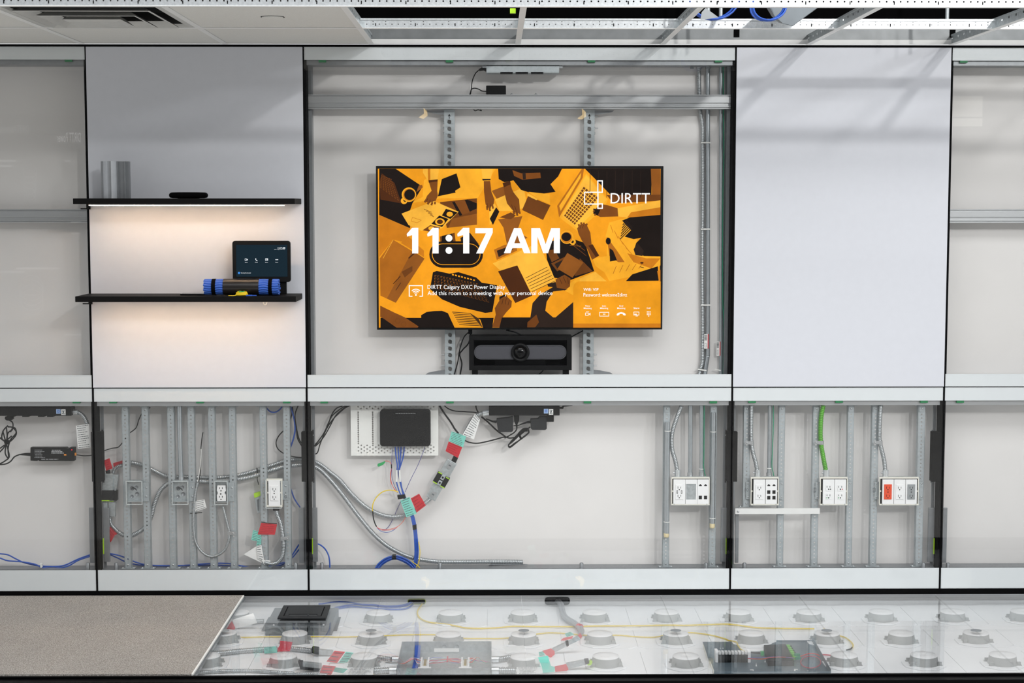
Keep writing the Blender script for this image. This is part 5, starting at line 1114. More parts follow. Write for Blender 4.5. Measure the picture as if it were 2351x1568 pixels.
# blue cable bundle of the router
bund = [[(424,452),(430,520),(440,590),(438,640),(432,700),(445,760),(465,815)], [(446,452),(450,520),(455,600),(452,640),(458,700),(472,760),(484,815)], [(470,452),(466,520),(460,590),(448,640),(455,690),(468,750),(488,815)], [(494,452),(488,520),(470,585),(455,640),(464,700),(476,770),(494,815)]]
for k, L in enumerate(bund):
    tail = [(500+4*k,860),(525+5*k,930),(545+7*k,985),(562+7*k,1060),(572+7*k,1150),(576+8*k,1250),(572+7*k,1330),(566+8*k,1390)]
    run(f'blue cable from the router ports down the bundle, {ordn[k]} from the left', zc_(L + tail), .0715 + .0034*k, .0028)
obj('cable_tie', zpoly(MB(), ZC, [(440,826),(498,820),(506,846),(446,856)], .062, .02), BLACK, label='black wrap round the router cables above the teal tag', cat='cable tie')
obj('cable_tie', zpoly(MB(), ZC, [(556,1056),(586,1054),(588,1086),(560,1090)], .060, .024), BLACK, label='black wrap round the blue cable bundle below the teal tag', cat='cable tie')
obj('cable_label', MB().tube(wp(ZC, [(436,632),(434,720)], .068), .0042, 8), TIE, label='clear printed sleeve on the left router cables', cat='label')
obj('cable_label', MB().tube(wp(ZC, [(458,632),(462,720)], .068), .0042, 8), TIE, label='clear printed sleeve on the right router cables', cat='label')
for k in range(4):
    run(f'blue cable of the arched loop at the sill, {ordn[k]} from the outside', zc_([(268+9*k,1390),(300+7*k,1345+5*k),(350+5*k,1308+7*k),(415,1288+8*k),(470-3*k,1296+8*k),(530-4*k,1325+8*k),(570-5*k,1362+6*k),(584-5*k,1392)]), .06 + .006*(k%2), .0032)
obj('cable_tie', zpoly(MB(), ZC, [(401,1284),(430,1284),(431,1316),(402,1316)], .052, .024), BLACK, label='black wrap on the top of the arched blue loop', cat='cable tie')
def fibre(label, L, m, r=.0012, y=.07, name='fibre_cable'): return cord(name, ID, zc_(L), y, r, m, label, 'cable', 6)
fibre('violet fibre running from the router right corner down to the bundle', [(650,452),(640,490),(600,590),(545,700),(500,800)], VIO)
fibre('violet fibre leaving the bundle down past the conduit', [(470,866),(440,930),(410,1000),(380,1056),(350,1086),(322,1090)], VIO, y=.13)
fibre('thin violet fibre from the left router port', [(402,465),(400,530),(398,590),(400,680),(415,740),(438,790)], VIO)
fibre('orange fibre curving from the green plug down to the bundle', [(345,564),(365,562),(390,578),(398,610),(388,660),(392,720),(420,780),(440,800)], ORA)
fibre('red fibre beside the orange one above the teal tag', [(396,620),(390,690),(404,750),(430,788),(446,806)], PINK)
fibre('thick yellow fibre loop bulging left from the bundle', [(448,800),(415,788),(370,786),(325,800),(285,835),(258,880),(250,920),(252,945)], YEL, .0024)
fibre('red fibre looping up from the black sleeve to the teal tag', [(282,1064),(300,1078),(340,1086),(390,1082),(440,1066),(480,1030),(504,992)], ORA)
fibre('dark red fibre below the red loop under the conduit', [(284,1068),(310,1088),(350,1092),(400,1088),(440,1072)], PINK)
fibre('blue fibre drooping below the red loops', [(284,1070),(310,1096),(350,1108),(390,1102),(425,1084)], BLUE)
fibre('black sleeve at the lower end of the yellow loop', [(252,945),(258,1000),(270,1040),(282,1064)], CORD, .0028, name='fibre_sleeve')
fibre('yellow fibre along the blue bundle down to the sill', [(604,1180),(614,1250),(610,1310),(600,1350),(575,1390)], YEL, .0018, .064)
fibre('second yellow fibre crossing at the sill under the bundle', [(540,1325),(580,1350),(605,1370),(620,1390)], YEL, .0018, .064)
t = thing('fibre_plug', 'green fibre plug dangling left below the router', 'plug')
obj('plug_body', zpoly(MB(), ZC, [(290,584),(326,572),(334,590),(300,606),(288,602)], .066, .008), GRNP, t, bevel=.001)
obj('plug_boot', zpoly(MB(), ZC, [(326,572),(346,562),(350,570),(334,590)], .067, .006), GRNP, t)
obj('fibre_sleeve', MB().tube(wp(ZC, [(396,588),(397,618)], .068), .0026, 7), CORD, label='short black sleeve on the fibres left below the router', cat='sleeve')
# adapters and cords under the right power bar
def adapter(label, pts, y=.05):
    t = thing('plug_adapter', label, 'adapter'); obj('brick', zpoly(MB(), ZC, pts, y, .035), DGREY, t, bevel=.003); return t
t = adapter('black plug-in adapter under the power bar, left one', [(1200,240),(1290,230),(1328,222),(1328,330),(1318,340),(1222,342),(1212,334)])
obj('strain_relief', MB().tube(wp(ZC, [(1202,262),(1170,258),(1120,238)], .066), .005, 8, rad=[.006,.004,.0025]), BLACK, t)
t = adapter('black plug-in adapter under the power bar, right one', [(1460,242),(1520,238),(1530,222),(1584,222),(1586,316),(1574,326),(1476,324),(1464,314)])
obj('prong_block', zbox(MB(), ZC, 1584, 216, 1640, 262, .05, .085), BLACK, t, bevel=.002)
obj('strain_relief', MB().tube(wp(ZC, [(1462,262),(1430,266),(1380,282)], .066), .005, 8, rad=[.006,.004,.0025]), BLACK, t)
t = thing('power_plug', 'black plug with a tapering boot hanging under the power bar', 'plug')
obj('plug_body', zpoly(MB(), ZC, [(1332,214),(1376,214),(1374,252),(1362,280),(1362,308),(1350,308),(1346,282),(1336,254)], .05, .022), BLACK, t, bevel=.002)
obj('cord', MB().tube(smooth(wp(ZC, [(1356,306),(1352,325),(1330,348),(1290,372),(1262,386)], .066), 6), .003, 7), CORD, t)
c_ = lambda label, L, y=.075, r=.003: blk(label, zc_(L), y, r)
c_('thick black cable slanting from the rail down to the teal tag', [(762,136),(800,195),(850,265),(880,315),(910,352)], .09, .004)
c_('black cable from the rail running right to the power bar', [(800,136),(830,160),(880,178),(960,184),(1040,190),(1075,206)], .10, .0026)
c_('black cable hanging short at the left end of the power bar', [(1042,138),(1048,165),(1062,192)], .105, .003)
c_('long black cable sweeping from the tag right under the adapters', [(955,402),(990,418),(1050,426),(1120,414),(1200,394),(1262,378),(1300,386),(1345,380),(1380,362),(1420,330),(1460,300)], .08)
c_('black cable slanting from the power bar under the left adapter', [(1085,222),(1140,268),(1200,325),(1245,358),(1275,380)], .09, .0036)
c_('thin black cable between the two adapters', [(1330,292),(1370,288),(1420,272),(1460,262)], .095, .0022)
t = thing('cord_bundle', 'tied bundle of black cord hanging below the right adapter', 'cord')
m = MB()
for k in range(4):
    d_ = k*7; m.tube(smooth(wp(ZC, [(1440,310+d_),(1400,318+d_),(1350,372+d_*.8),(1310,415+d_*.5),(1292,445-d_*.4),(1304,458-d_*.3),(1340,432-d_*.3),(1400,382+d_*.2),(1445,345+d_*.2),(1446,318+d_)], .06+.005*k), 6), .0028, 7)
obj('loops', m, CORD, t, kind='stuff'); obj('tie', MB().tube(wp(ZC, [(1372,352),(1388,392)], .058), .0045, 8), BLACKM, t)
c_('black cable lying over the top of the right power bar', [(1500,136),(1540,128),(1590,128),(1612,138)], .05, .0026)
# ================================================================== UNDER THE GLASS FLOOR
G1, G2, G3, G4 = fr(430,1370,.14037), fr(740,1370,.14037), fr(1040,1370,.14037), fr(1600,1440,.14037)
ZB0 = ZP + .0012                                        # things lie on the pans
ZTOP = -.041
DRUM = mat('grey_drum', (164,166,165), .5, .1, .12, 14); CAPW = mat('white_cap', (240,240,240), .5, var=.01)
ordl = ordn + ('tenth','eleventh','twelfth')
def pedestal(px, py, label, disc_=False):
    c = F(px, py, ZTOP); x, y = c.x, c.y
    t = thing('floor_pedestal', label, 'pedestal', 'floor pedestals')
    fl = [(x+.078*math.cos(a)*(1+.07*(k%2)), y+.078*math.sin(a)*(1+.07*(k%2)), ZB0+.0045) for k, a in ((k, 2*math.pi*k/16) for k in range(16))]
    obj('flange', MB().prism(fl, (0,0,-.0045)), PAN, t)
    obj('drum', MB().lathe((x, y, ZB0+.0045), [(.056,0),(.0555,.004),(.0535,.010),(.0505,ZTOP-ZB0-.010),(.0500,ZTOP-ZB0-.0075)], 32, caps=False), DRUM, t)
    obj('cap', MB().lathe((x, y, ZTOP-.004), [(.0500,0),(.0505,.0015),(.0495,.004),(.014,.004),(.012,.0032),(.0005,.0032)], 32), CAPW, t)
    m = MB()
    for a in (.5, 2.6, 3.7, 5.8):
        u, v = x+.060*math.cos(a), y+.060*math.sin(a); m.box(u-.007, u+.007, v-.004, v+.004, ZB0+.0045, ZB0+.018).box(u-.010, u+.010, v-.006, v+.006, ZB0+.0045, ZB0+.008)
    obj('side_clips', m, DRUM, t, kind='stuff')
    m = MB()
    for a in (.9, 3.9): m.lathe((x+.024*math.cos(a), y+.024*math.sin(a), ZTOP), [(.0016,0.0002),(.0003,.0003)], 8)
    obj('pin_holes', m, INK, t, kind='stuff')
    return t
rows = [('back', [(544,1404.5),(868,1405.5),(1035,1405),(1200,1404.5),(1365,1404),(1530,1403.5),(1695,1403.5),(1857,1403.5),(2023,1403),(2187,1402.5),(2348,1402)]),
        ('middle', [(514,1451.5),(677,1453),(852,1454.5),(1029,1455),(1202,1454.5),(1377,1453.5),(1552,1453),(1725,1452.5),(1898,1452.5),(2069.5,1452.5),(2240.5,1451)]),
        ('front', [(475,1504),(651,1505),(836,1505),(1202,1506.5),(1391,1505),(1575,1505),(1938,1502.5),(2121,1502.5),(2302,1502)])]
for nm, L in rows:
    for k, (x, y) in enumerate(L): pedestal(x, y, f'white-capped grey floor pedestal under the glass, {ordl[k]} from left in the {nm} row')
for k, px in enumerate((514, 852, 1202.5, 1551.5, 1898, 2241)):
    p = F(px, 1447.3, ZF+.0003); obj('corner_fastener', MB().lathe((p.x, p.y, ZF+.0003), [(.0215,0),(.0215,.0006),(.020,.0009),(.010,.0009),(.009,.0004),(.0005,.0004)], 24, sm=False), mat('fastener_steel', (128,132,134), .6, .0, .05), label=f'round steel fastener where four glass floor panels meet, {ordl[k]} of six from the left', cat='fastener')
def fy(frame, u, v, z=ZB0): return F(*frame(u, v), z).y
# floor box with its black lid above the glass
t = thing('floor_box', 'grey steel floor box with a black hinged lid beside the carpet', 'floor box')
zt = -.0395
yf, yb = fy(G1,1700,468,zt), fy(G1,1700,180,zt); xl, xr = F(*G1(1275,468), zt).x, F(*G2(155,468), zt).x
obj('steel_body', MB().box(xl, xr, yf, yb, ZB0+.0012, zt), DUCT, t, bevel=.001)
a, b = F(*G1(1210,560), ZB0), F(*G2(240,557), ZB0)
obj('base_plate', MB().prism([a, b, F(*G2(305,335), ZB0), F(*G1(1330,335), ZB0)], (0,0,.001)), DUCT, t)
m = MB()
for u, v in ((1413,455),(2230,452)): p = P(*G1(u,v+8), yf); m.lathe((p.x, yf, p.z), [(.004,0),(.004,-.001),(.0025,-.0022),(.0004,-.0022)], 10, axis=(0,1,0))
obj('screws', m, ALU, t, kind='stuff')
obj('cord_slot', MB().box(P(*G1(1958,400),yf).x, P(*G1(1972,400),yf).x, yf-.0008, yf, ZB0+.002, zt-.002), BLACKM, t)
lz = ZF+.0005; lt = ZF+.006
LQ = [F(*G1(u,v), lt) for u, v in ((1475,345),(2262,345),(2342,135),(1575,140))]
def lerpq(u, v): return (LQ[0]*(1-u)+LQ[1]*u)*(1-v) + (LQ[3]*(1-u)+LQ[2]*u)*v
def lq(u0, v0, u1, v1, dz=0): return [lerpq(u, v)+Vector((0,0,dz)) for u, v in ((u0,v0),(u1,v0),(u1,v1),(u0,v1))]
LID = mat('lid_plastic', (30,31,33), .5, var=.1, scale=120, spec=.25)
m = MB()
for q in ((0,0,1,.12),(0,.88,1,1),(0,.12,.10,.88),(.90,.12,1,.88)): m.prism(lq(*q), (0,0,lz-lt))
fr_ = obj('lid_frame', m, LID, t)
obj('lid_gap', MB().prism(lq(.10,.12,.90,.88,-.003), (0,0,-.002)), BLACKM, t)
lid = obj('lid', MB().prism(lq(.12,.30,.88,.86,0), (0,0,-.003)).prism(lq(.12,.15,.20,.30,0), (0,0,-.003)).prism(lq(.80,.15,.88,.30,0), (0,0,-.003)).prism(lq(.20,.15,.80,.18,0), (0,0,-.003)), LID, t)
obj('handle', MB().prism(lq(.21,.19,.79,.23,.0002), (0,0,-.003)).prism(lq(.60,.19,.63,.22,.002), (0,0,-.002)), mat('lid_handle', (70,71,74), .35, .3), lid)
# slots in the back upstand
YU = .0595
def grommet(frame, x0, y0, x1, y1, label, rim, rimw):
    t = thing('grommet', label, 'grommet'); a, b = P(*frame(x0,y1), YU), P(*frame(x1,y0), YU); r = (b.z-a.z)*.4
    o = rrect(a.x, b.x, a.z, b.z, r, YU-.003); i = rrect(a.x+rimw, b.x-rimw, a.z+rimw, b.z-rimw, max(.001, r-rimw), YU-.003); n = len(o)
    obj('rim', MB().add(o+i+[p+Vector((0,.003,0)) for p in o], [(k,(k+1)%n,(k+1)%n+n,k+n) for k in range(n)]+[(k,k+2*n,(k+1)%n+2*n,(k+1)%n) for k in range(n)]), rim, t)
    obj('opening', MB().prism(rrect(a.x+rimw*.8, b.x-rimw*.8, a.z+rimw*.8, b.z-rimw*.8, max(.001, r-rimw*.8), YU-.0015), (0,.001,0)), BLACKM, t)
    return t
grommet(G2, 1395, 32, 1692, 124, 'lime-rimmed cable slot in the white upstand under the wall', mat('lime_rim', (176,190,90), .5), .003)
t = grommet(G3, 1503, 6, 1912, 130, 'black brush grommet in the white upstand right of the lime slot', BLACK, .0035)
m = MB(); a, b = P(*G3(1530,110), YU), P(*G3(1885,25), YU)
for k in range(60):
    x = a.x+(b.x-a.x)*k/59; m.prism([(x-.0007, YU-.0030, a.z), (x+.0007, YU-.0030, a.z), (x+.0012*math.sin(k*2.1), YU-.0034, b.z)], (0,.0006,0))
obj('brush', m, mat('brush_bristle', (86,88,92), .8), t, kind='stuff')
def fcord(label, pts, z, r, m, name='network_cable', cat='cable', n=8):   # cable on the pans; pts are picture pixels (a third number overrides z)
    return obj(name, MB().tube(smooth([F(p[0], p[1], p[2] if len(p) > 2 else z) for p in pts], 8), r, n), m, label=label, cat=cat)
g = lambda fr0, L: [(*fr0(*q[:2]), *q[2:]) for q in L]
zc0 = ZB0 + .006
fcord('blue cable from the floor box to the lime slot, upper strand', g(G2, [(-60,118),(20,112),(180,88),(350,84),(520,104),(650,126),(850,132),(1000,152),(1200,152),(1350,128),(1450,90)]), ZB0+.018, .0032, BLUE)
fcord('blue cable from the floor box to the lime slot, middle strand', g(G2, [(200,185),(400,142),(560,130),(700,140),(850,150),(1000,172),(1200,175),(1360,150),(1480,92)]), ZB0+.0108, .0032, BLUE)
fcord('blue cable from the floor box to the lime slot, lower strand', g(G2, [(225,200),(450,165),(650,170),(850,188),(1050,203),(1250,206),(1400,182),(1520,95)]), ZB0+.004, .0032, BLUE)
YF2 = mat('pale_yellow_cable', (232,204,74), .45, var=.05)
fcord('yellow cable from the lime slot running right behind the middle fasteners', g(G2, [(1645,66,-.068),(1625,130),(1570,205),(1556,280),(1600,350),(1700,402),(1850,432),(2000,446),(2200,480)]) + g(G3, [(200,508),(400,518),(600,515),(800,500),(1000,483),(1400,489),(1700,490),(2000,490)]) + g(FC, [(100,362),(240,357),(600,355),(850,350),(1000,352),(1200,345),(1350,341),(1450,350),(1600,370),(1800,377),(2092,380)]), zc0-.002, .0032, YF2)
fcord('yellow cable along the middle pedestal row from carpet to the steel tray', g(G1, [(700,648),(900,664),(1300,655),(1560,655),(2080,652),(2350,656)]) + g(G2, [(240,660),(700,650),(1110,632),(1400,622),(1850,622)]) + g(G3, [(60,660),(190,680),(500,682),(880,676),(1400,606),(1700,592)]) + g(FC, [(250,440),(430,434),(600,448),(750,450),(880,425),(1030,412),(1200,430),(1330,462)]) + g(G4, [(520,215),(640,240,ZB0+.009),(668,290,ZB0+.009),(720,360,ZB0+.009),(790,400,ZB0+.009),(880,414,ZB0+.012)]), zc0-.003, .0026, YF2)
t = fcord('yellow cable tail with a black end right of the steel tray', g(FD, [(545,512),(600,528),(645,560),(676,598),(668,626)]), zc0, .003, YF2)
fcord('black tip of the yellow cable tail right of the tray', g(FD, [(668,624),(650,640),(612,650)]), zc0, .003, CORD, 'cable_tip')
fcord('red fibre lead leaving the steel tray on the right', g(G4, [(2020,448),(2100,450),(2200,462)]), zc0, .0028, PINK, 'fibre_cable')
# ribbed conduits on the pans
def fflex(label, pts, z, r=.0105, pitch=.0085):
    return obj('flexible_conduit', MB().corr([F(p[0], p[1], z) for p in pts], r, pitch, 10), FLEX, label=label, cat='conduit')
fflex('ribbed conduit coming from under the carpet to the teal label', g(G1, [(250,910),(330,912),(500,925),(900,885),(1250,860),(1480,855)]), ZB0+.011)
fflex('ribbed conduit between the red flag and the grey connector under the floor', g(G1, [(1640,852),(1700,850),(1900,868),(2040,885)]), ZB0+.011)
fflex('thin ribbed conduit along the front edge beside the carpet corner', g(G1, [(60,1262),(300,1232),(700,1212),(1100,1212),(1500,1240),(1900,1262),(2300,1280)]), ZB0+.008, .007, .007)
fflex('short ribbed conduit between white sleeve and floor box', g(G1, [(1060,420),(1140,402),(1225,395),(1262,394)]), ZB0+.012, .0095)
fflex('ribbed conduit from the front pedestal to the upper left box fitting', g(G2, [(860,985),(920,992),(1000,1005),(1140,1025)]), ZB0+.016, .010)
fflex('ribbed conduit from the printed sleeve to the lower left box fitting', g(G2, [(830,1215),(900,1212),(1000,1205),(1120,1200)]), ZB0+.013, .012)
fflex('ribbed conduit at the upper right of the wiring box', g(G3, [(745,1022),(800,1015),(900,995),(965,990)]), ZB0+.014, .011)
fflex('ribbed conduit at the lower right of the wiring box', g(G3, [(745,1205),(850,1205),(950,1206),(1040,1208)]), ZB0+.013, .0125)
fflex('ribbed conduit lying in front of the steel wiring box', g(FB, [(150,930),(300,912),(450,896),(560,890),(640,884)]), ZB0+.008, .007, .007) if False else None
t = thing('grey_conduit', 'pair of smooth grey conduits bending down from the black grommet', 'conduit')
for k in range(2):
    obj('pipe', MB().tube(smooth([F(x+k*5.5, y-k*1.0, ZB0+.0165) for x, y in g(G3, [(1690,60),(1745,130),(1770,240),(1815,335),(1940,415),(2040,490),(2080,560),(2070,600)])], 8), .0078, 12), mat('grey_pvc', (158,160,164), .4, var=.04), t)
p0, p1 = F(*G3(2045,482), ZB0+.0165), F(*G3(2095,500), ZB0+.0165)
obj('red_band', MB().tube([p0, p1], .0125, 12), mat('faded_red', (214,70,78), .5), t)
# tags and sleeves under the glass: small flags standing over their conduits
RED2 = mat('faded_red', (214,70,78), .5)
RED3 = mat('bright_red_flag', (206,32,62), .5, var=.05)
def ftag(label, frame, pts, base, m, n=0, name='warning_tag', h=.0):
    y = fy(frame, *base) - .012
    q = [P(*frame(*p), y) for p in pts]
    t = thing(name, label, 'tag'); o = obj('flag', MB().prism(q, (0,.0012,0)), m, t)
    if n: obj('small_print', lines(MB(), *q[:4], n, Vector((0,-.0005,0))), INK, o, kind='stuff')
ftag('red wrap half hidden under the carpet edge beside the white sleeve', G1, [(560,525),(680,340),(740,420),(786,510),(770,540)], (680,540), RED2, 0)
ftag('white paper sleeve between red wrap and floor box', G1, [(735,378),(1080,268),(1145,430),(790,522)], (900,520), PAPER, 0, 'paper_sleeve')
ftag('teal label on the ribbed conduit left of the second front pedestal', G1, [(1255,830),(1450,808),(1470,915),(1262,934)], (1350,930), TEAL, 5)
ftag('bright red flag standing up before the second middle pedestal', G1, [(1520,724),(1722,740),(1678,890),(1476,896),(1480,840),(1510,800)], (1580,893), RED3, 0)
ftag('red flag behind the third front pedestal, beside teal', G2, [(200,884),(375,900),(240,1082),(68,1060)], (200,1080), RED2, 3)
ftag('teal flag tucked behind the third front pedestal', G2, [(385,900),(512,918),(410,1070),(262,1086)], (330,1085), TEAL, 4)
ftag('red flag at the front edge left of the teal flag', G2, [(10,1118),(222,1140),(140,1284),(-60,1284)], (60,1284), RED2, 3)
ftag('teal flag with a black mark at the front edge', G2, [(205,1155),(415,1182),(338,1252),(130,1216)], (270,1262), TEAL, 5)
ftag('white printed sleeve before the third front pedestal', G2, [(430,1165),(842,1165),(832,1294),(380,1288)], (600,1288), PAPER, 7, 'paper_sleeve')
ftag('white leaf tag standing before the fourth front pedestal', G3, [(970,1038),(1400,962),(1424,1140),(984,1150)], (1180,1160), PAPER, 0, 'paper_sleeve')
ftag('white leaf tag lying behind the fourth front pedestal', G3, [(815,832),(1150,795),(1192,850),(880,930)], (1000,930), PAPER, 0, 'paper_sleeve')
ftag('white printed sleeve right of the lower right box fitting', G3, [(1038,1152),(1450,1150),(1470,1248),(1050,1266)], (1250,1262), PAPER, 5, 'paper_sleeve')
ftag('tall teal flag wrapped round the sleeve right of the box', G3, [(1388,992),(1552,965),(1602,1130),(1664,1150),(1664,1228),(1472,1246),(1452,1140)], (1560,1244), TEAL, 0)
ftag('red wrap right of the tall teal flag near the front edge', G3, [(1662,1140),(1850,1100),(1892,1188),(1860,1214),(1672,1228)], (1770,1228), RED2, 0)
ftag('small teal wrap at the left end of the rear connector', G3, [(1400,905),(1480,888),(1505,958),(1412,972)], (1450,972), TEAL, 3)
ftag('red wrap on the left end of the rear connector', G3, [(1460,885),(1605,845),(1662,892),(1664,945),(1600,996),(1520,950)], (1560,975), RED2, 0)
ftag('red wrap on the right end of the rear connector', G3, [(2030,640),(2080,592),(2114,640),(2090,704),(2050,690)], (2070,704), RED2, 0)
ftag('flat red flag behind the rear connector', G3, [(1760,716),(1805,675),(1965,642),(1948,684),(1820,716)], (1850,716), RED2, 0)
ftag('faint teal flag behind the rear connector', G3, [(1828,604),(1920,572),(1982,618),(1862,660)], (1900,660), TEAL, 3)
def fconn(label, frame, polys, base, dark, lime=None):
    t = thing('wiring_connector', label, 'connector'); y = fy(frame, *base) - .010
    for q in polys: obj('housing', MB().prism([P(*frame(*p), y) for p in q], (0,.02,0)), GALV, t, bevel=.001)
    for q in dark: obj('plug_block', MB().prism([P(*frame(*p), y-.003) for p in q], (0,.026,0)), DGREY, t)
    if lime: obj('lime_cap', MB().prism([P(*frame(*p), y-.002) for p in lime], (0,.02,0)), LIME, t)
fconn('grey connector ending at the red flag behind the third front pedestal', G1, [[(2150,868),(2380,890),(2390,962),(2150,950)]], (2200,965), [[(2030,850),(2050,832),(2150,850),(2150,950),(2090,942),(2030,915)]])
fconn('dark connector between the second and third front pedestals', G1, [[(1885,1075),(2190,1105),(2200,1180),(1885,1150)]], (2000,1215), [[(1810,1062),(1880,1070),(1885,1150),(2180,1180),(2150,1215),(1850,1190)]])
fconn('rear grey double connector right of the wiring box', G3, [[(1625,860),(1842,752),(1872,806),(1650,922)], [(1895,735),(2040,652),(2092,702),(1902,792)]], (1760,930), [[(1842,746),(1890,736),(1896,800),(1862,822)]])
fconn('front grey connector with a lime tip at the fifth front pedestal', G3, [[(1850,1100),(2150,1042),(2172,1110),(1892,1190)]], (1950,1190), [[(2150,1042),(2220,1036),(2232,1092),(2172,1110)]], [(2196,1090),(2250,1050),(2284,1072),(2256,1120),(2204,1124)])
# galvanised wiring box
t = thing('wiring_box', 'open galvanised wiring box with two terminal strips under the glass', 'junction box')
zt = -.0395
y1, y0 = fy(FB,700,577,zt), fy(FB,700,846,zt); xl = (F(*FB(275,577),zt).x + F(*FB(217,846),zt).x)/2; xr = F(*FB(1168,846),zt).x
zb_ = ZB0 + .0006; th = .0018
m = MB().box(xl, xr, y0, y1, zb_, zb_+th).box(xl, xr, y0, y0+th, zb_, zt).box(xl, xr, y1-th, y1, zb_, zt).box(xl, xl+th, y0, y1, zb_, zt).box(xr-th, xr, y0, y1, zb_, zt)
obj('steel_tray', m, GALV, t)
m = MB()
for u in (697, 820): p = P(*FB(u,622), y1); m.lathe((p.x, y1-th, -.061), [(.0115,0),(.0115,-.001),(.0095,-.001),(.0095,-.0002),(.0005,-.0002)], 18, axis=(0,1,0))
p = P(*FB(1075,890), y0); m.lathe((p.x, y0, -.061), [(.0115,0),(.0115,-.001),(.0095,-.001),(.0095,-.0002),(.0005,-.0002)], 18, axis=(0,1,0))
obj('knockouts', m, STUD, t, kind='stuff')
yt = (y0*.55 + y1*.45)
xs = []
for u0, u1 in ((468,552), (868,950)):
    a, b = F(*FB(u0,745), -.062), F(*FB(u1,745), -.062); s_ = obj('terminal_strip', MB().box(a.x, b.x, yt-.045, yt+.035, zb_+th+.0004, zb_+th+.012).box(a.x, a.x+.006, yt-.045, yt+.035, zb_+th+.012, zb_+.026).box(b.x-.006, b.x, yt-.045, yt+.035, zb_+th+.012, zb_+.026).box(a.x-.008, b.x+.008, yt-.060, yt-.046, zb_+th+.0004, zb_+th+.010), PLATE, t)
    m = MB(); cx_ = (a.x+b.x)/2
    for k in range(10): m.box(cx_-.0045, cx_+.0045, yt-.040+.0075*k, yt-.035+.0075*k, zb_+th+.0125, zb_+th+.017)
    obj('brass_contacts', m, mat('brass_contact', (196,170,96), .35, .7), s_, kind='stuff'); xs.append((a.x, b.x))
obj('printed_strip', MB().box(xs[0][1]+.012, xs[1][0]-.012, y1-.032, y1-.031, zb_+th+.006, zb_+.022), PAPER, t)
wm = [PINK, mat('white_wire', (232,230,232), .45), mat('blue_wire', (90,110,190), .45), mat('mint_wire', (120,190,170), .45), ORA, mat('pink_wire', (226,140,150), .45)]
for k in range(10):
    y = yt-.036+.0075*k; z_ = zb_+.022
    obj('wire', MB().tube(smooth([(xs[0][1]-.004,y,z_), (xs[0][1]+.02,y+.004*math.sin(k*2),z_+.006*math.sin(k)), ((xs[0][1]+xs[1][0])/2,y+.006*math.cos(k*1.7),z_+.004), (xs[1][0]-.02,y-.004*math.sin(k),z_+.005*math.cos(k)), (xs[1][0]+.004,y,z_)], 5), .0013, 5), wm[k % 6], t)
    obj('wire', MB().tube(smooth([(xs[0][0]+.004,y,z_), (xs[0][0]-.012,y,z_+.006*math.sin(k*1.3)), (xs[0][0]-.03,yt+.02-.003*k,z_+.008), (xl+.02,yt-.002*k,z_-.006), (xl+.004, yt-.004,z_-.008)], 5), .0013, 5), wm[(k+1) % 6], t)
    obj('wire', MB().tube(smooth([(xs[1][1]-.004,y,z_), (xs[1][1]+.012,y,z_+.006*math.sin(k*1.9)), (xs[1][1]+.03,yt+.03*(1 if k < 5 else -1)*.8,z_+.006), (xr-.03,yt+.002*k-.01,z_-.004), (xr-.004,yt-.004,z_-.008)], 5), .0013, 5), wm[(k+3) % 6], t)
obj('red_clip', MB().box((xs[0][1]+xs[1][0])/2+.006, (xs[0][1]+xs[1][0])/2+.011, yt-.045, yt+.03, zb_+.028, zb_+.031), PINK, t)
for k in range(4):
    x = F(*FB(404+13*k,700), -.066).x; obj('blue_cable', MB().tube(smooth([(x,y1-.004,zb_+.024),(x+.003,(y0+y1)/2,zb_+.012),(x-.004,y0+.03,zb_+.010),(x-.008,y0+.004,zb_+.02)],6), .0034, 8), BLUE, t)
for (u, v, u2, r_) in ((1140,1022,1300,.0125),(1100,1204,1205,.015)):
    a, b = F(*G2(u, v), ZB0+.016), F(*G2(u2, v), ZB0+.016); b.x = xl+.002; b.y = a.y = max(y0+.02, a.y); obj('box_fitting', MB().cyl(a, b, r_, n=16), GALVW, t)
for (u, v, r_) in ((750,1022,.0125),(750,1204,.015)):
    a = F(*G3(u, v), ZB0+.016); a.y = max(y0+.02, a.y); obj('box_fitting', MB().cyl((xr-.002, a.y, a.z), a, r_, n=16), GALVW, t)
# blue grey steel tray with terminals and fibre modules
BG = mat('blue_grey_steel', (108,124,134), .38, .4, .08, 12)
t = thing('equipment_tray', 'blue grey steel tray with terminals and fibre modules at front', 'tray')
zb_ = ZB0 + .0008
f4 = lambda u, v, z=None: F(*G4(u, v), zb_+.0016 if z is None else z)
obj('tray_base', MB().prism([f4(u,v) for u, v in ((95,237),(655,237),(668,300),(760,395),(1090,395),(1100,300),(1300,237),(1885,237),(2185,775),(280,775))], (0,0,-.0014)), BG, t)
def wall_(a, b, h, th=.0015, m=BG, name='tray_wall'):
    a, b = Vector(a), Vector(b); d_ = (b-a).normalized(); n_ = Vector((-d_.y, d_.x, 0))*th
    return obj(name, MB().prism([a, b, b+Vector((0,0,h)), a+Vector((0,0,h))], n_), m, t)
wall_(f4(1885,237), f4(2185,775), .020); wall_(f4(2185,775), f4(280,775), .013); wall_(f4(1300,237), f4(1885,237), .006)
wall_(f4(100,330), f4(165,540), .014, m=CREAM, name='side_tab'); wall_(f4(205,600), f4(275,770), .014, m=CREAM, name='side_tab')
for q in ([(870,690),(930,690),(930,765),(915,765),(915,702),(870,702)], [(1650,682),(1650,694),(1612,694),(1612,765),(1590,765),(1590,682)]): obj('corner_mark', MB().prism([f4(u,v,zb_+.0022) for u,v in q], (0,0,-.0005)), TEE, t)
def yb4(v): return F(*G4(1000, v), zb_+.0016).y
yk = yb4(575)
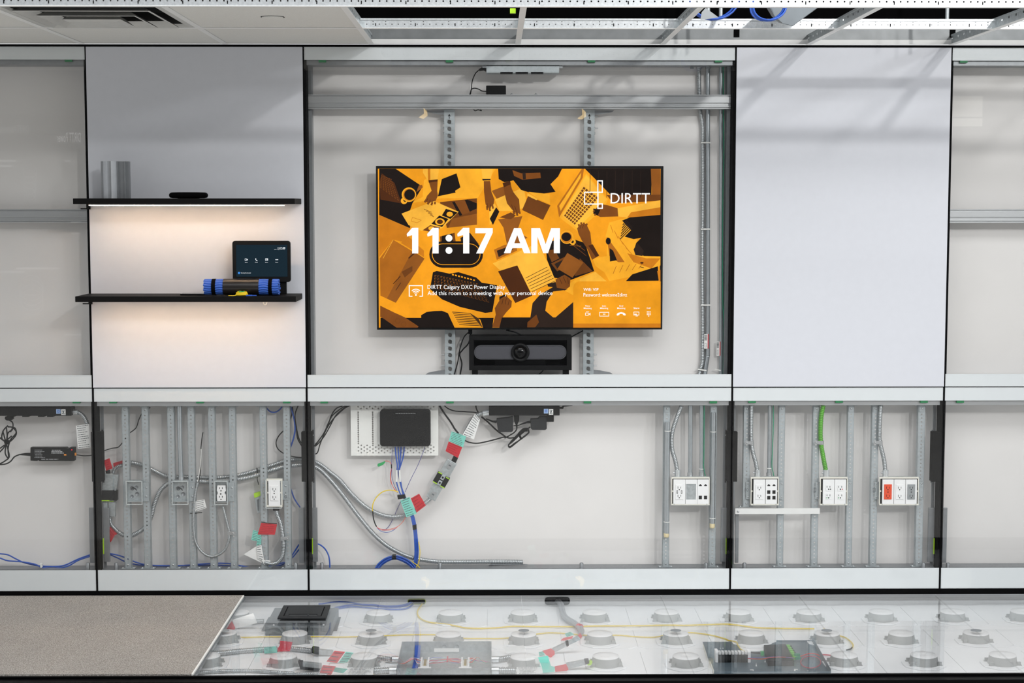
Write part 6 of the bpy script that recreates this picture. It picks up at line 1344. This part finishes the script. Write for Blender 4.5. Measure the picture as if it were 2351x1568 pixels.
def b4(name, x0, y0_, x1, y1_, d0, d1, m, par, bevel=0): return obj(name, zbox(MB(), G4, x0, y0_, x1, y1_, yk+d0, yk+d1), m, par, bevel=bevel)
tb = b4('terminal_block', 345, 450, 838, 575, 0, .03, DGREY, t)
for k in range(9):
    x = 352+54.5*k; b4('terminal', x, 452, x+42, 572, -.004, 0, BLACK if k % 2 else DGREY, tb); 
    if k < 9: b4('terminal_marker', x+4, 410, x+44, 450, .003, .03, PLATE, tb)
b4('end_bracket', 306, 388, 348, 576, -.003, .032, PLATE, tb); b4('end_bracket', 834, 400, 880, 576, -.003, .032, PLATE, tb)
mz = zb_ + .024
q = [F(*G4(u,v), mz) for u, v in ((1165,545),(1590,545),(1455,272),(1095,290))]
md = obj('fibre_module', MB().prism(q, (0,0,-.021)), DGREY, t, bevel=.001)
for k in range(6):
    a = f4(1478+22*k, 292+36*k, mz); obj('green_port', MB().box(a.x-.004, a.x+.010, a.y-.010, a.y+.004, mz-.012, mz+.001), mat('bright_green_port', (110,196,60), .45), t); obj('port_shutter', MB().box(a.x+.010, a.x+.016, a.y-.008, a.y+.002, mz-.010, mz-.001), BLACK, t)
a, b = f4(880,415,zb_+.012), f4(1050,425,zb_+.012)
obj('fibre_boot', MB().tube([a, b], .004, 8, rad=[.0025,.0045]), DGREY, t); b4('green_plug', 1048, 402, 1100, 466, .03, .045, GRNP, t)
for k, (L, m) in enumerate((([(830,512),(1050,522),(1180,500),(1300,488),(1450,490),(1600,505)], ORA), ([(832,506),(1000,500),(1200,488),(1400,486),(1600,508)], mat('violet_wire', (120,100,180), .45)))):
    obj('fibre', MB().tube(smooth([f4(u,v,zb_+.026) for u,v in L], 6), .0014, 6), m, t)
pts = [f4(1862+165*math.cos(a_), 570+98*math.sin(a_), zb_+.008+.001*k_) for k_ in range(2) for a_ in (2*math.pi*j/28 for j in range(28))]
obj('fibre', MB().tube(pts, .0016, 6), PINK, t)
obj('fibre', MB().tube(smooth([f4(u,v,zb_+.012) for u,v in ((1690,480),(1760,455),(1850,430),(1950,440),(2010,470))], 6), .0022, 6), mat('bright_red_fibre', (214,60,50), .45), t)
b4('teal_plug', 1600, 440, 1690, 480, .0, .012, TGREEN, t); b4('teal_plug', 1615, 490, 1700, 532, -.01, .004, TGREEN, t)
for u, v in ((1118,570),(970,635),(1816,720),(380,345),(424,345)):
    p = f4(u, v); obj('stud_pin', MB().lathe((p.x, p.y, zb_+.0016), [(.004,0),(.004,.0015),(.0016,.002),(.0016,.012 if v > 500 and v < 700 else .003)], 10), ALU, t)
# ================================================================== THE SHOWROOM BEHIND THE CAMERA, seen only mirrored in the glass
YW = -12.0
obj('wall_front', MB().box(-9, 9, YW-.1, YW, ZP-.25, 5.2), mat('charcoal_wall', (72,73,75), .7, var=.05, scale=3), kind='structure')
def mir(px, py): q = P(px, py, -YW); return q.x, q.z       # the mirrored point on that wall
t = thing('display_screen', 'dark showroom display screen with white writing on the opposite wall', 'screen')
x0, z1 = mir(-60, 262); x1, z0 = mir(196, 850)
obj('panel', MB().box(x0, x1, YW+.001, YW+.05, z0, z1), BLKGL, t)
SG = glow('sign_white', (255,255,255), 1.5); SG2 = glow('sign_dim', (255,255,255), .6)
def mtext(s_, px0, py0, px1, py1, m=SG):
    cu = bpy.data.curves.new('lettering', 'FONT'); cu.body = s_; cu.resolution_u = 2
    tmp = bpy.data.objects.new('lettering', cu); COL.objects.link(tmp); me = bpy.data.meshes.new_from_object(tmp.evaluated_get(bpy.context.evaluated_depsgraph_get()))
    bpy.data.objects.remove(tmp); bpy.data.curves.remove(cu)
    vs = [v.co.copy() for v in me.vertices]; ax, bx = min(v.x for v in vs), max(v.x for v in vs); ay, by = min(v.y for v in vs), max(v.y for v in vs)
    a, b = mir(px0, py1), mir(px1, py0)
    o = MB().add([(b[0]-(v.x-ax)/(bx-ax)*(b[0]-a[0]), YW+.051, a[1]+(v.y-ay)/(by-ay)*(b[1]-a[1])) for v in vs], [tuple(p.vertices)[::-1] for p in me.polygons])
    bpy.data.meshes.remove(me); obj('lettering', o, m, t)
mtext('DIRTT Power', 133, 305, 187, 327); mtext('DIRTT Network', 2, 288, 68, 306, SG2)
m = MB()
for k in range(6):
    x, z = mir(71, 393+13*k); R_ = .10 - .004*k; m.tube([(x+R_*.8*math.cos(a_), YW+.053, z+R_*.8*math.sin(a_)) for a_ in (2*math.pi*j/24 for j in range(24))], .0025, 4, loop=True)
for k in range(5):
    x, z = mir(75, 655+11*k); R_ = .15; m.tube([(x+R_*.9*math.cos(a_), YW+.053, z+R_*.8*math.sin(a_)) for a_ in (2*math.pi*j/24 for j in range(24))], .0025, 4, loop=True)
for px0, py, px1 in ((2,372,40),(2,384,30),(150,372,165),(166,512,188),(166,538,186),(140,618,40),(60,626,4),(150,770,190)):
    (xa, z), (xb, _) = mir(px0, py), mir(px1, py); m.box(xa, xb, YW+.051, YW+.053, z, z+.022)
obj('drawn_rings', m, SG2, t, kind='stuff')
for k, (px, py) in enumerate(((972, 260), (1335, 262))):
    x, z = mir(px, py); s_ = 1 if k else -1
    obj('wall_sconce', MB().prism([(x-.05, YW+.08, z-.05), (x, YW+.08, z-.065), (x+.05, YW+.08, z-.03), (x+.045, YW+.08, z+.02), (x+.005, YW+.08, z+.06), (x+.01, YW+.08, z-.01)], (0,-.079,0)), glow('sconce_warm', (255,216,140), 5), label=('glowing warm wall lamp on the opposite wall, mirrored above the television left','glowing warm wall lamp on the opposite wall, mirrored above the television right')[k], cat='lamp')
x0, z1 = mir(2188, 221); x1, z0 = mir(2254, 268)
t = thing('light_panel', 'lit white panel on the opposite wall mirrored in the right glass', 'light panel')
obj('panel', MB().box(x0, x1, YW+.001, YW+.03, z0, z1), glow('panel_glow', (255,252,240), 1.0), t)
x0, z1 = mir(2188, 272); x1, z0 = mir(2254, 290); obj('panel', MB().box(x0, x1, YW+.001, YW+.03, z0, z1), MATS['panel_glow'], t)
# bases of the empties: move each thing's origin to the foot of its parts
bpy.context.view_layer.update()
for o in list(COL.objects):
    if o.type == 'EMPTY' and o.location.length < 1e-6 and o.children and o.get('kind') != 'structure':
        pts = []
        for c in o.children_recursive:
            if c.type == 'MESH': pts += [c.matrix_world @ Vector(q) for q in c.bound_box]
        c0 = Vector(((min(q.x for q in pts)+max(q.x for q in pts))/2, (min(q.y for q in pts)+max(q.y for q in pts))/2, min(q.z for q in pts)))
        o.location = c0
        for c in o.children: c.matrix_parent_inverse = Matrix.Translation(-c0)
